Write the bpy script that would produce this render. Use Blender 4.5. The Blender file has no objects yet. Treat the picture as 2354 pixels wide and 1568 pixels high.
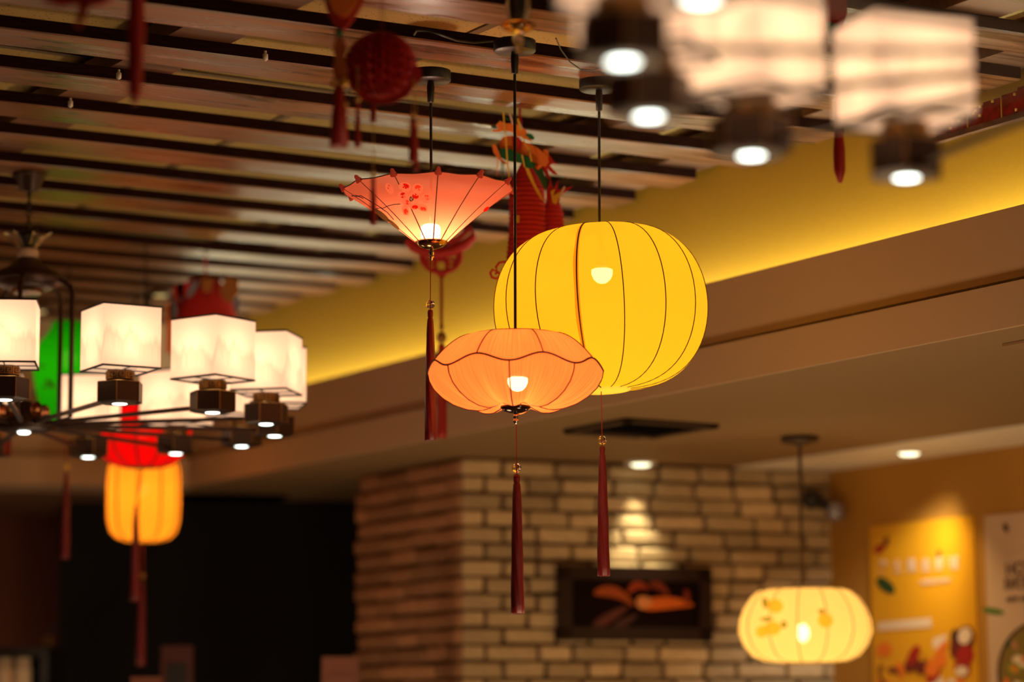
import bpy, bmesh, math, random
from mathutils import Vector, Matrix
from math import sin, cos, pi, radians, atan, atan2, sqrt
random.seed(7)
SC = bpy.context.scene
COL = SC.collection

# ------------------------------------------------------------------ camera
F, CX, CY = 6000.0, 1177.0, 784.0        # focal length in pixels of the 2354 px wide frame
CAMZ = 1.5
PITCH, ROLL = atan((1680 - 784) / F), radians(-.31)
cam_d = bpy.data.cameras.new('camera'); cam = bpy.data.objects.new('camera', cam_d); COL.objects.link(cam)
cam_d.sensor_width = 36; cam_d.lens = F / 2354 * 36
cam_d.clip_start = .05; cam_d.clip_end = 60
ROT = Matrix.Rotation(pi / 2 + PITCH, 3, 'X') @ Matrix.Rotation(ROLL, 3, 'Z')
cam.matrix_world = Matrix.Translation((0, 0, CAMZ)) @ ROT.to_4x4()
cam_d.dof.use_dof = True; cam_d.dof.focus_distance = 5.9; cam_d.dof.aperture_fstop = 1.5
SC.camera = cam

# ------------------------------------------------------------------ light that fills the room, exposure
w = bpy.data.worlds.new('world'); SC.world = w; w.use_nodes = True
w.node_tree.nodes['Background'].inputs[0].default_value = (1, .62, .32, 1)
w.node_tree.nodes['Background'].inputs[1].default_value = .016
SC.view_settings.view_transform = 'Standard'; SC.view_settings.look = 'None'
SC.view_settings.exposure = 0; SC.view_settings.gamma = 1
SC.view_settings.use_curve_mapping = False
SC.cycles.max_bounces = 8; SC.cycles.transparent_max_bounces = 16
SC.cycles.sample_clamp_indirect = 4
SC.cycles.use_denoising = True


def light(kind, loc, power, color=(1, .7, .4), size=.1, rot=None, spot=None, blend=.6, sy=None):
    d = bpy.data.lights.new(kind.lower() + '_light', kind); d.energy = power; d.color = color
    if kind == 'AREA':
        d.size = size
        if sy: d.shape = 'RECTANGLE'; d.size_y = sy
    else:
        d.shadow_soft_size = size
    if kind == 'SPOT': d.spot_size = spot; d.spot_blend = blend
    o = bpy.data.objects.new(kind.lower() + '_light', d); COL.objects.link(o); o.location = loc
    if rot is not None: o.rotation_euler = rot
    return o


# ------------------------------------------------------------------ where things stand
def ray(x, y): return ROT @ Vector(((x - CX) / F, -(y - CY) / F, -1))
def at(x, y, Y):
    d = ray(x, y); return d * (Y / d.y) + Vector((0, 0, CAMZ))
def onz(x, y, z):                        # on the horizontal plane z metres above the camera
    d = ray(x, y); return d * (z / d.z) + Vector((0, 0, CAMZ))
def onplane(x, y, P, N):
    d = ray(x, y); C = Vector((0, 0, CAMZ)); return C + d * ((P - C).dot(N) / d.dot(N))
AZ = radians(121.7)                      # direction in which the soffit runs away from the camera
A = Vector((cos(AZ), sin(AZ), 0)); NN = Vector((sin(AZ), -cos(AZ), 0))
def PS(p, s, z): return NN * p + A * s + Vector((0, 0, z))
CZ = CAMZ + 1.5                          # underside of the wooden slats
LZ = CAMZ + .915                         # underside of the lower ceiling


# ------------------------------------------------------------------ materials
def lin(c): return tuple((v / 255 / 12.92 if v / 255 <= .04045 else ((v / 255 + .055) / 1.055) ** 2.4) for v in c)
MATS = {}
def new_mat(name):
    m = bpy.data.materials.new(name); m.use_nodes = True; m.node_tree.nodes.clear(); return m, m.node_tree
def N(nt, t, **kw):
    n = nt.nodes.new(t)
    for k, v in kw.items():
        if k.startswith('i_'):
            key = k[2:]; key = int(key) if key.isdigit() else key.replace('_', ' ')
            n.inputs[key].default_value = v
        else: setattr(n, k, v)
    return n
def pbr(name, col, rough=.6, metal=0, emit=None, es=0, bump=0, bscale=60, var=0, coat=0, stretch=None, spec=.5, rnd=0):
    if name in MATS: return MATS[name]
    m, nt = new_mat(name); b = N(nt, 'ShaderNodeBsdfPrincipled'); o = N(nt, 'ShaderNodeOutputMaterial')
    nt.links.new(b.outputs[0], o.inputs[0])
    b.inputs['Base Color'].default_value = (*col, 1); b.inputs['Roughness'].default_value = rough
    b.inputs['Metallic'].default_value = metal; b.inputs['Coat Weight'].default_value = coat
    b.inputs['Specular IOR Level'].default_value = spec
    if emit: b.inputs['Emission Color'].default_value = (*emit, 1); b.inputs['Emission Strength'].default_value = es
    if bump or var or rnd:
        tc = N(nt, 'ShaderNodeTexCoord'); mp = N(nt, 'ShaderNodeMapping'); nt.links.new(tc.outputs['Object'], mp.inputs[0])
        if stretch: mp.inputs['Scale'].default_value = stretch
        no = N(nt, 'ShaderNodeTexNoise', i_Scale=bscale, i_Detail=5.0); nt.links.new(mp.outputs[0], no.inputs[0])
        if bump:
            bp = N(nt, 'ShaderNodeBump', i_Strength=bump, i_Distance=.004)
            nt.links.new(no.outputs[0], bp.inputs['Height']); nt.links.new(bp.outputs[0], b.inputs['Normal'])
        if var or rnd:
            mr = N(nt, 'ShaderNodeMapRange'); mr.inputs[1].default_value = .3; mr.inputs[2].default_value = .7
            mr.inputs[3].default_value = 1 - var; mr.inputs[4].default_value = 1 + var
            nt.links.new(no.outputs[0], mr.inputs[0]); val = mr.outputs[0]
            if rnd:
                oi = N(nt, 'ShaderNodeObjectInfo'); m2 = N(nt, 'ShaderNodeMapRange')
                m2.inputs[3].default_value = 1 - rnd; m2.inputs[4].default_value = 1 + rnd
                nt.links.new(oi.outputs['Random'], m2.inputs[0])
                mu = N(nt, 'ShaderNodeMath', operation='MULTIPLY'); nt.links.new(val, mu.inputs[0]); nt.links.new(m2.outputs[0], mu.inputs[1]); val = mu.outputs[0]
            hs = N(nt, 'ShaderNodeHueSaturation'); hs.inputs['Color'].default_value = (*col, 1)
            nt.links.new(val, hs.inputs['Value']); nt.links.new(hs.outputs[0], b.inputs['Base Color'])
    MATS[name] = m; return m


def shade_mat(name, col, emis, transp=.12, pleat=0, pcol=None, n=90, transl=.6, mountains=False, pscale=1):
    """thin lit cloth or paper: scatters the bulb's light through, lets a little straight through, glows evenly"""
    if name in MATS: return MATS[name]
    m, nt = new_mat(name); L = nt.links.new
    di = N(nt, 'ShaderNodeBsdfDiffuse'); tr = N(nt, 'ShaderNodeBsdfTranslucent'); tp = N(nt, 'ShaderNodeBsdfTransparent')
    em = N(nt, 'ShaderNodeEmission', i_Strength=emis); o = N(nt, 'ShaderNodeOutputMaterial')
    rgb = N(nt, 'ShaderNodeRGB'); rgb.outputs[0].default_value = (*col, 1); c = rgb.outputs[0]
    if pleat:
        tc = N(nt, 'ShaderNodeTexCoord'); sp = N(nt, 'ShaderNodeSeparateXYZ'); L(tc.outputs['Object'], sp.inputs[0])
        at2 = N(nt, 'ShaderNodeMath', operation='ARCTAN2'); L(sp.outputs[1], at2.inputs[0]); L(sp.outputs[0], at2.inputs[1])
        cb = N(nt, 'ShaderNodeCombineXYZ'); ms = N(nt, 'ShaderNodeMath', operation='MULTIPLY', i_1=float(n)); L(at2.outputs[0], ms.inputs[0])
        mz = N(nt, 'ShaderNodeMath', operation='MULTIPLY', i_1=14.0); L(sp.outputs[2], mz.inputs[0])
        L(ms.outputs[0], cb.inputs[0]); L(mz.outputs[0], cb.inputs[1])
        no = N(nt, 'ShaderNodeTexNoise', i_Scale=.5, i_Detail=4.0); L(cb.outputs[0], no.inputs[0])
        mr = N(nt, 'ShaderNodeMapRange', i_1=.35, i_2=.65); L(no.outputs[0], mr.inputs[0])
        mr.inputs[3].default_value = 1 - pleat; mr.inputs[4].default_value = 1 + pleat * .6
        hs = N(nt, 'ShaderNodeHueSaturation'); L(c, hs.inputs['Color']); L(mr.outputs[0], hs.inputs['Value']); c = hs.outputs[0]
    if mountains:                        # pale ink mountains printed on the paper
        tc = N(nt, 'ShaderNodeTexCoord'); sp = N(nt, 'ShaderNodeSeparateXYZ'); L(tc.outputs['Object'], sp.inputs[0])
        ad = N(nt, 'ShaderNodeMath', operation='ADD'); L(sp.outputs[0], ad.inputs[0]); L(sp.outputs[1], ad.inputs[1])
        no = N(nt, 'ShaderNodeTexNoise', i_Scale=22.0, i_Detail=3.0, noise_dimensions='1D'); L(ad.outputs[0], no.inputs['W'])
        a2 = N(nt, 'ShaderNodeMath', operation='MULTIPLY_ADD', i_1=-.17, i_2=.078); L(no.outputs[0], a2.inputs[0])
        a3 = N(nt, 'ShaderNodeMath', operation='ADD'); L(a2.outputs[0], a3.inputs[0]); L(sp.outputs[2], a3.inputs[1])
        mr = N(nt, 'ShaderNodeMapRange', i_1=-.022, i_2=.0); L(a3.outputs[0], mr.inputs[0]); mr.clamp = True
        m3 = N(nt, 'ShaderNodeMapRange', i_1=-.06, i_2=-.02); L(a3.outputs[0], m3.inputs[0]); m3.inputs[3].default_value = 0; m3.inputs[4].default_value = .34
        su = N(nt, 'ShaderNodeMath', operation='SUBTRACT', i_0=1.0); L(mr.outputs[0], su.inputs[1])
        mu = N(nt, 'ShaderNodeMath', operation='MULTIPLY'); L(su.outputs[0], mu.inputs[0]); L(m3.outputs[0], mu.inputs[1])
        mx = N(nt, 'ShaderNodeMixRGB'); L(mu.outputs[0], mx.inputs[0]); L(c, mx.inputs[1]); mx.inputs[2].default_value = (*[v * .75 for v in lin((190, 150, 120))], 1)
        c = mx.outputs[0]
    for nd in (di, tr): L(c, nd.inputs[0])
    L(c, em.inputs[0]); tp.inputs[0].default_value = (*[min(1, v ** .25) for v in col], 1)
    m1 = N(nt, 'ShaderNodeMixShader', i_0=transl); L(di.outputs[0], m1.inputs[1]); L(tr.outputs[0], m1.inputs[2])
    m2 = N(nt, 'ShaderNodeMixShader', i_0=transp); L(m1.outputs[0], m2.inputs[1]); L(tp.outputs[0], m2.inputs[2])
    ad = N(nt, 'ShaderNodeAddShader'); L(m2.outputs[0], ad.inputs[0]); L(em.outputs[0], ad.inputs[1])
    L(ad.outputs[0], o.inputs[0]); MATS[name] = m; return m


def glow(name, col, s):
    if name in MATS: return MATS[name]
    m, nt = new_mat(name); e = N(nt, 'ShaderNodeEmission', i_Strength=s); e.inputs[0].default_value = (*col, 1)
    o = N(nt, 'ShaderNodeOutputMaterial'); nt.links.new(e.outputs[0], o.inputs[0]); MATS[name] = m; return m


def glass(name, col=(1, .95, .85)):
    if name in MATS: return MATS[name]
    m, nt = new_mat(name); g = N(nt, 'ShaderNodeBsdfGlass', i_Roughness=.03, i_IOR=1.45); g.inputs[0].default_value = (*col, 1)
    o = N(nt, 'ShaderNodeOutputMaterial'); nt.links.new(g.outputs[0], o.inputs[0]); MATS[name] = m; return m


def wood_mat(name, c1, c2, rough=.33):
    m, nt = new_mat(name); L = nt.links.new
    b = N(nt, 'ShaderNodeBsdfPrincipled', i_Roughness=rough, i_Specular_IOR_Level=.32); o = N(nt, 'ShaderNodeOutputMaterial'); L(b.outputs[0], o.inputs[0])
    b.inputs['Coat Weight'].default_value = .04; b.inputs['Coat Roughness'].default_value = .3
    tc = N(nt, 'ShaderNodeTexCoord'); oi = N(nt, 'ShaderNodeObjectInfo'); mp = N(nt, 'ShaderNodeMapping')
    L(tc.outputs['Object'], mp.inputs[0]); mu = N(nt, 'ShaderNodeVectorMath', operation='SCALE'); L(oi.outputs['Location'], mu.inputs[0]); mu.inputs['Scale'].default_value = 7.3
    L(mu.outputs[0], mp.inputs['Location']); mp.inputs['Scale'].default_value = (1.6, 16, 16)
    n1 = N(nt, 'ShaderNodeTexNoise', i_Scale=1.6, i_Detail=8.0, i_Distortion=.8); L(mp.outputs[0], n1.inputs[0])
    mp2 = N(nt, 'ShaderNodeMapping'); L(tc.outputs['Object'], mp2.inputs[0]); L(mu.outputs[0], mp2.inputs['Location']); mp2.inputs['Scale'].default_value = (1.0, 1.6, 1.6)
    n2 = N(nt, 'ShaderNodeTexNoise', i_Scale=2.2, i_Detail=2.0); L(mp2.outputs[0], n2.inputs[0])
    vo = N(nt, 'ShaderNodeTexVoronoi', i_Scale=3.4); L(mp2.outputs[0], vo.inputs[0])
    kn = N(nt, 'ShaderNodeMapRange', i_1=.02, i_2=.09); L(vo.outputs['Distance'], kn.inputs[0])
    cr = N(nt, 'ShaderNodeMapRange', i_1=.3, i_2=.7); L(n1.outputs[0], cr.inputs[0])
    mx = N(nt, 'ShaderNodeMixRGB'); L(cr.outputs[0], mx.inputs[0]); mx.inputs[1].default_value = (*c1, 1); mx.inputs[2].default_value = (*c2, 1)
    m2 = N(nt, 'ShaderNodeMixRGB', blend_type='MULTIPLY', i_0=.7); L(mx.outputs[0], m2.inputs[1])
    r2 = N(nt, 'ShaderNodeMapRange', i_1=.3, i_2=.7); L(n2.outputs[0], r2.inputs[0]); r2.inputs[3].default_value = .45; r2.inputs[4].default_value = 1.25
    L(r2.outputs[0], m2.inputs[2])
    m3 = N(nt, 'ShaderNodeMixRGB'); L(kn.outputs[0], m3.inputs[0]); m3.inputs[1].default_value = (.012, .005, .002, 1); L(m2.outputs[0], m3.inputs[2])
    L(m3.outputs[0], b.inputs['Base Color'])
    rr = N(nt, 'ShaderNodeMapRange', i_1=.3, i_2=.7); L(n1.outputs[0], rr.inputs[0]); rr.inputs[3].default_value = rough - .1; rr.inputs[4].default_value = rough + .18
    L(rr.outputs[0], b.inputs['Roughness'])
    bp = N(nt, 'ShaderNodeBump', i_Strength=.35, i_Distance=.004); L(n1.outputs[0], bp.inputs['Height']); L(bp.outputs[0], b.inputs['Normal'])
    return m


def speckle_mat(name, col):
    m, nt = new_mat(name); L = nt.links.new
    b = N(nt, 'ShaderNodeBsdfPrincipled', i_Roughness=.9); o = N(nt, 'ShaderNodeOutputMaterial'); L(b.outputs[0], o.inputs[0])
    tc = N(nt, 'ShaderNodeTexCoord'); n1 = N(nt, 'ShaderNodeTexNoise', i_Scale=130.0, i_Detail=1.0); L(tc.outputs['Object'], n1.inputs[0])
    r = N(nt, 'ShaderNodeMapRange', i_1=.27, i_2=.36); L(n1.outputs[0], r.inputs[0])
    mx = N(nt, 'ShaderNodeMixRGB'); L(r.outputs[0], mx.inputs[0]); mx.inputs[1].default_value = (*[v * .12 for v in col], 1); mx.inputs[2].default_value = (*col, 1)
    L(mx.outputs[0], b.inputs['Base Color']); return m


M_SLAT = wood_mat('slat_wood', (.062, .018, .006), (.27, .098, .030), .30)
M_JOIST = wood_mat('joist_wood', (.10, .04, .02), (.22, .10, .05), .5)
M_TILE = speckle_mat('ceiling_tile', (.42, .28, .085))
M_BLACK = pbr('black_metal', (.012, .008, .007), .42)
M_DARK = pbr('dark_void', (.003, .002, .002), .9)
M_BRONZE = pbr('dark_bronze', (.045, .02, .013), .38, .5)
M_GOLDEDGE = pbr('antique_gold', (.42, .22, .06), .35, .9)
M_CHROME = pbr('polished_metal', (.7, .6, .5), .15, 1)
M_YWALL = pbr('yellow_paint', (.56, .29, .010), .62, bump=.05, bscale=90, var=.03)
M_BEIGE = pbr('beige_paint', (.50, .335, .20), .7, bump=.04, bscale=120)
M_CEIL = pbr('lower_ceiling_paint', (.28, .17, .07), .75, bump=.04, bscale=120)
M_WHITE = pbr('white_paint', (.85, .78, .64), .6)
M_OCHRE = pbr('ochre_paint', (.42, .19, .018), .7, bump=.04, bscale=120)
M_RED = pbr('red_paper', (.42, .006, .004), .65)
M_CREPE = pbr('red_crepe_paper', (.45, .006, .003), .8, bump=.5, bscale=300)
M_TASSEL = pbr('dark_red_silk', (.16, .008, .010), .45, var=.35, bscale=40, stretch=(30, 30, .6))
M_TASSEL2 = pbr('bright_red_silk', (.36, .006, .004), .5, var=.3, bscale=40, stretch=(30, 30, .6))
M_THREAD = pbr('red_thread', (.30, .02, .012), .6)
M_GOLDT = pbr('gold_thread', (.55, .28, .05), .5)
M_GOLDB = pbr('gold_bead', (.75, .42, .08), .3, .4)
M_ORANGE = pbr('orange_paper', (.85, .20, .02), .6)
M_GREEN = pbr('green_paper', (.005, .13, .035), .6)
M_YEL = pbr('yellow_paper', (.8, .45, .03), .6)
M_PALE = pbr('pale_paper', (.7, .5, .42), .6)
M_GLASS = glass('clear_glass')
M_BULB = glow('lit_bulb', (1, .80, .50), 24)
M_BULBY = glow('lit_bulb_bright', (1, .84, .55), 34)
M_LED = glow('led_lens', (.93, 1, .88), 7)
M_LEDW = glow('led_downlight', (1, .93, .6), 3)

# ------------------------------------------------------------------ mesh helpers
class G:
    def __init__(s): s.v = []; s.f = []; s.sm = []
    def quad(s, *p): i = len(s.v); s.v += [Vector(q) for q in p]; s.f.append(tuple(range(i, i + len(p)))); s.sm.append(False); return s
    def box(s, o, ex, ey, ez):
        """box spanned from the corner o by three edge vectors"""
        o = Vector(o); ex = Vector(ex); ey = Vector(ey); ez = Vector(ez); i = len(s.v)
        s.v += [o, o + ex, o + ex + ey, o + ey, o + ez, o + ex + ez, o + ex + ey + ez, o + ey + ez]
        fs = [(0, 3, 2, 1), (4, 5, 6, 7), (0, 1, 5, 4), (1, 2, 6, 5), (2, 3, 7, 6), (3, 0, 4, 7)]
        if ex.cross(ey).dot(ez) < 0: fs = [f[::-1] for f in fs]
        s.f += [tuple(i + k for k in f) for f in fs]; s.sm += [False] * 6; return s
    def cbox(s, c, sx, sy, sz): return s.box(Vector(c) - Vector((sx, sy, sz)) / 2, (sx, 0, 0), (0, sy, 0), (0, 0, sz))
    def grid(s, rows, close=False, smooth=True, flip=False):
        i = len(s.v); n = len(rows[0]); [s.v.extend(Vector(q) for q in r) for r in rows]
        for a in range(len(rows) - 1):
            for b in range(n if close else n - 1):
                q = (i + a * n + b, i + a * n + (b + 1) % n, i + (a + 1) * n + (b + 1) % n, i + (a + 1) * n + b)
                s.f.append(q[::-1] if flip else q); s.sm.append(smooth)
        return s
    def lathe(s, prof, c=(0, 0, 0), seg=24, mod=None, smooth=True, axis=None):
        c = Vector(c); rows = []; q = Vector((0, 0, 1)).rotation_difference(Vector(axis)) if axis is not None else None
        for r, z in prof:
            row = []
            for k in range(seg):
                a = 2 * pi * k / seg; rr = r * (mod(a, z) if mod else 1)
                p = Vector((rr * cos(a), rr * sin(a), z)); p = q @ p if q else p
                row.append(c + p)
            rows.append(row)
        s.grid(rows, True, smooth)
        for r, row, fl in ((prof[0][0], rows[0], True), (prof[-1][0], rows[-1], False)):
            if r > 1e-5 and getattr(s, 'cap', True): s.quad(*(row[::-1] if fl else row))
        return s
    def tube(s, pts, r, seg=8):
        pts = [Vector(p) for p in pts]; rows = []; up = None
        for k, p in enumerate(pts):
            t = (pts[min(k + 1, len(pts) - 1)] - pts[max(k - 1, 0)]).normalized()
            if up is None:
                up = t.orthogonal().normalized()
            up = (up - t * up.dot(t)).normalized(); b = t.cross(up)
            rr = r[k] if isinstance(r, (list, tuple)) else r
            rows.append([p + (up * cos(2 * pi * j / seg) + b * sin(2 * pi * j / seg)) * rr for j in range(seg)])
        s.grid(rows, True); s.quad(*rows[0][::-1]); s.quad(*rows[-1]); return s
    def ball(s, c, r, seg=16, rz=None):
        rz = rz or r; n = seg // 2
        return s.lathe([(max(1e-6, r * sin(pi * k / n)), -rz * cos(pi * k / n)) for k in range(n + 1)], c, seg)
    def plate(s, pts, th):
        """flat cut-out through the points, th is the thickness vector"""
        th = Vector(th); pts = [Vector(p) for p in pts]; i = len(s.v); n = len(pts)
        s.v += pts + [p + th for p in pts]
        s.f.append(tuple(range(i, i + n))[::-1]); s.f.append(tuple(range(i + n, i + 2 * n))); s.sm += [False, False]
        for k in range(n):
            j = (k + 1) % n; s.f.append((i + k, i + j, i + n + j, i + n + k)); s.sm.append(False)
        return s
    def mesh(s, name, mat, off=Vector((0, 0, 0))):
        me = bpy.data.meshes.new(name); me.from_pydata([tuple(v - off) for v in s.v], [], s.f)
        me.polygons.foreach_set('use_smooth', s.sm); me.materials.append(mat); me.validate(); me.update(); return me
    def build(s, name, mat, parent=None):
        off = parent_world(parent); o = bpy.data.objects.new(name, s.mesh(name, mat, off)); COL.objects.link(o)
        o.parent = parent; return o


def parent_world(p):
    v = Vector((0, 0, 0))
    while p is not None: v = v + p.location; p = p.parent
    return v
def tag(o, label=None, cat=None, group=None, kind=None):
    if label: o['label'] = label
    if cat: o['category'] = cat
    if group: o['group'] = group
    if kind: o['kind'] = kind
    return o
def thing(name, loc, label, cat, group=None):
    o = bpy.data.objects.new(name, None); COL.objects.link(o); o.location = loc; o.empty_display_size = .05
    return tag(o, label, cat, group)
def struct(name, g, m, parent=None):
    o = g.build(name, m, parent)
    if parent is None: o['kind'] = 'structure'
    return o
def inst(me, name, parent, loc=(0, 0, 0), rz=0):
    o = bpy.data.objects.new(name, me); COL.objects.link(o); o.parent = parent; o.location = loc; o.rotation_euler = (0, 0, rz); return o
def copy_tree(o, parent=None):
    c = o.copy(); COL.objects.link(c); c.parent = parent
    for ch in list(KIDS(o)): copy_tree(ch, c)
    return c
def KIDS(o): return [x for x in COL.objects if x.parent == o]


# ================================================================== THE ROOM
# slatted ceiling: tiles above, boards running along the soffit, slats across them
pw = onz(1645, 412, 1.5).dot(NN)                       # the yellow wall
S0, S1 = -1.5, 11.5
ceil = G(); ceil.box(PS(pw - 7, S0, CZ + .20), NN * 7.3, A * (S1 - S0), (0, 0, .05))
ceiling = struct('ceiling', ceil, M_DARK)
BAZ = radians(28.4); B = Vector((cos(BAZ), sin(BAZ), 0)); BN = Vector((-sin(BAZ), cos(BAZ), 0))
slat_y = [412.5, 466, 521, 569, 603, 635, 664, 692, 718, 743, 766]
ys = [onz(400, y, 1.5).dot(BN) for y in slat_y]
ys = [ys[0] - (ys[0] - onz(400, 16.6, 1.5).dot(BN)) / 5 * k for k in range(11, 0, -1)] + ys
W_SL, T_SL, L_SL = .138, .030, 6.2
g = G(); g.v = []
prof = [(0, .003), (.003, 0), (W_SL - .003, 0), (W_SL, .003), (W_SL, T_SL), (0, T_SL)]
rows = [[(x, a, b + .0015 * sin(x * 3 + a * 20)) for a, b in prof] for x in [-L_SL * k / 12 for k in range(13)]]
g.grid(rows, True, False, flip=True); g.quad(*rows[0][::-1]); g.quad(*rows[-1])
slat_me = g.mesh('slat', M_SLAT); slat_me.materials.append(pbr('dark_slat_side', (.018, .005, .003), .85, spec=.08, var=.4, bscale=20, stretch=(1, 8, 8)))
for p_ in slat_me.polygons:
    if abs(p_.normal.y) > .8: p_.material_index = 1  # side faces take a darker colour than the underside
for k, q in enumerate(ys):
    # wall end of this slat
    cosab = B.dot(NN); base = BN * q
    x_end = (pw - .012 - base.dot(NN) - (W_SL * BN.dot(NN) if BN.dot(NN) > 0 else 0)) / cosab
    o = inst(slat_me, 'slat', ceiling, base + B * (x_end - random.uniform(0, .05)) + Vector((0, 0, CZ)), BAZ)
# boards lying across the slats' tops (towards the far wall)
jme = G().box((0, 0, 0), (.15, 0, 0), (0, 13, 0), (0, 0, .045)).mesh('joist', M_JOIST)
jp = [pw - .17] + [onz(x, y, 1.524).dot(NN) for x, y in ((1384, 305), (420, 70))]
jp += [jp[2] - (jp[1] - jp[2]), jp[2] - 2 * (jp[1] - jp[2])]
for p in jp:
    o = inst(jme, 'joist', ceiling, PS(p, S0, CZ + T_SL + .001), AZ - pi / 2)
# tiles in their grid
tme = G()
tme.box((.004, .004, .012), (.592, 0, 0), (0, .592, 0), (0, 0, .012)).box((.014, .014, 0), (.572, 0, 0), (0, .572, 0), (0, 0, .012))
tile_me = tme.mesh('tile', M_TILE)
for i in range(12):
    for j in range(22):
        p = pw - .6 * (i + 1) + .03; s = S0 + .6 * j
        c = PS(p, s, 0)
        if c.y < 2.5 or c.x < -4.5: continue
        inst(tile_me, 'ceiling_tile', ceiling, PS(p, s, CZ + .10), AZ - pi / 2)
gg = G()
for i in range(13): gg.box(PS(pw - .6 * i + .03 - .012, S0, CZ + .096), NN * .024, A * (S1 - S0), (0, 0, .006))
for j in range(22): gg.box(PS(pw - 7, S0 + .6 * j - .012, CZ + .096), NN * 7, A * .024, (0, 0, .005))
gg.build('tile_grid', pbr('grid_metal', (.16, .10, .04), .6), ceiling)
gg = G()
for x, y in ((610, 129), (273, 172), (162, 237)):
    c = onz(x, y, 1.49); gg.lathe([(.0001, -.012), (.006, -.008), (.006, .004), (.003, .006), (.003, .012)], c, 10)
gg.build('peg', M_WHITE, ceiling)

# soffit that runs along the dining room: yellow wall, cove lip, lower step
p_lip = pw - .20; p_low = pw - .215
z_l1 = onplane(2354, 469, PS(p_lip, 0, 0), NN).z; z_l2 = onplane(2354, 641, PS(p_low, 0, 0), NN).z
z_l3 = onplane(2354, 745.6, PS(p_low, 0, 0), NN).z
LZ = z_l3
p_rw = None
LEN = A * (S1 - S0)
struct('wall_right', G().box(PS(pw, S0, z_l1 - .15), NN * .1, LEN, (0, 0, CZ + .3 - z_l1)), M_YWALL)
struct('trim_1', G().box(PS(p_lip, S0, z_l2 - .01), NN * .02, LEN, (0, 0, z_l1 - z_l2 + .01)).box(PS(p_lip, S0, z_l2 - .01), NN * .22, LEN, (0, 0, .02)), M_BEIGE)
struct('trim_2', G().box(PS(p_low, S0, LZ), NN * .012, LEN, (0, 0, z_l2 - LZ)), M_BEIGE)
# lower ceiling, white strip, right wall
p_s = onz(1850, 1050, LZ - CAMZ).dot(NN); p_rw = onz(1909, 1080, LZ - CAMZ).dot(NN)
struct('ceiling_lower', G().box(PS(p_low + .01, S0, LZ + .001), NN * (p_s - p_low - .01), A * (S1 - S0 + 2), (0, 0, .04)), M_CEIL)
struct('trim_3', G().box(PS(p_s, S0, LZ - .006), NN * (p_rw - p_s + .05), A * (S1 - S0), (0, 0, .05)), M_WHITE)
struct('wall_far_right', G().box(PS(p_rw, S0, 0), NN * .1, A * (S1 - S0), (0, 0, LZ + .02)), M_OCHRE)
# cove lights: led strip lying behind the lip
cove = thing('led_strip', PS(pw - .05, 3, z_l2 + .03), 'long white light strip hidden behind the cove lip under the yellow wall', 'light strip')
G().box(PS(pw - .11, 0, z_l2 + .012), NN * .012, A * 9.4, (0, 0, .008)).build('strip', glow('strip_led', (1, .95, .75), 2), cove)
for k in range(8):
    s = .6 + k * 1.2
    o = light('AREA', PS(pw - .05, s, z_l1 - .04), 4.2, (.96, 1, .72), 1.18, sy=.03)
    o.rotation_euler = (Matrix.Rotation(AZ, 3, 'Z') @ Matrix.Rotation(pi, 3, 'X') @ Matrix.Rotation(radians(0), 3, 'X')).to_euler()

# far soffit
f0 = onz(0, 1112, LZ - CAMZ); f1 = onz(450, 1119, LZ - CAMZ); fd = (f1 - f0).normalized(); fn = Vector((-fd.y, fd.x, 0))
sA = f0 - fd * 3
tc_ = (p_low - sA.dot(NN)) / fd.dot(NN)             # where it meets the soffit
FE = fd * (tc_ + .02)
struct('wall_far', G().box(sA + fn * .14 + Vector((0, 0, z_l1 - LZ - .1)), FE, fn * .1, (0, 0, CZ + .3 - z_l1 + .1)), M_BEIGE)
struct('trim_4', G().box(sA + fn * .04 + Vector((0, 0, z_l2 - LZ)), FE, fn * .02, (0, 0, z_l1 - z_l2)).box(sA + Vector((0, 0, .0)), FE, fn * .3, (0, 0, z_l2 - LZ)), M_BEIGE)
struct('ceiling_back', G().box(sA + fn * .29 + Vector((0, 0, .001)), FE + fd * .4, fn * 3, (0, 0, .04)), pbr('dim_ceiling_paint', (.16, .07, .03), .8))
# back walls
struct('wall_back', G().box(at(-400, 1680, 10.7) * 1 + Vector((0, 0, -2)), (3.2, 0, 0), (0, .1, 0), (0, 0, 3.4)), pbr('back_wall_paint', (.13, .035, .016), .8))
bx0 = at(137, 1300, 10.1).x; bx1 = at(835, 1300, 10.1).x
struct('trim_5', G().box((bx0, 10.1, 0), (bx1 - bx0 + .4, 0, 0), (0, .5, 0), (0, 0, at(400, 1146, 10.1).z)), M_DARK)  # solid black block standing in for the dark room beyond the opening
struct('trim_6', G().box((bx0, 10.07, at(400, 1144, 10.07).z), (bx1 - bx0 + .2, 0, 0), (0, .5, 0), (0, 0, .09)), pbr('header_paint', (.05, .014, .008), .7))
struct('floor', G().box((-6, -3, -.05), (14, 0, 0), (0, 15, 0), (0, 0, .05)), pbr('floor_tile', (.10, .05, .03), .4))

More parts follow.
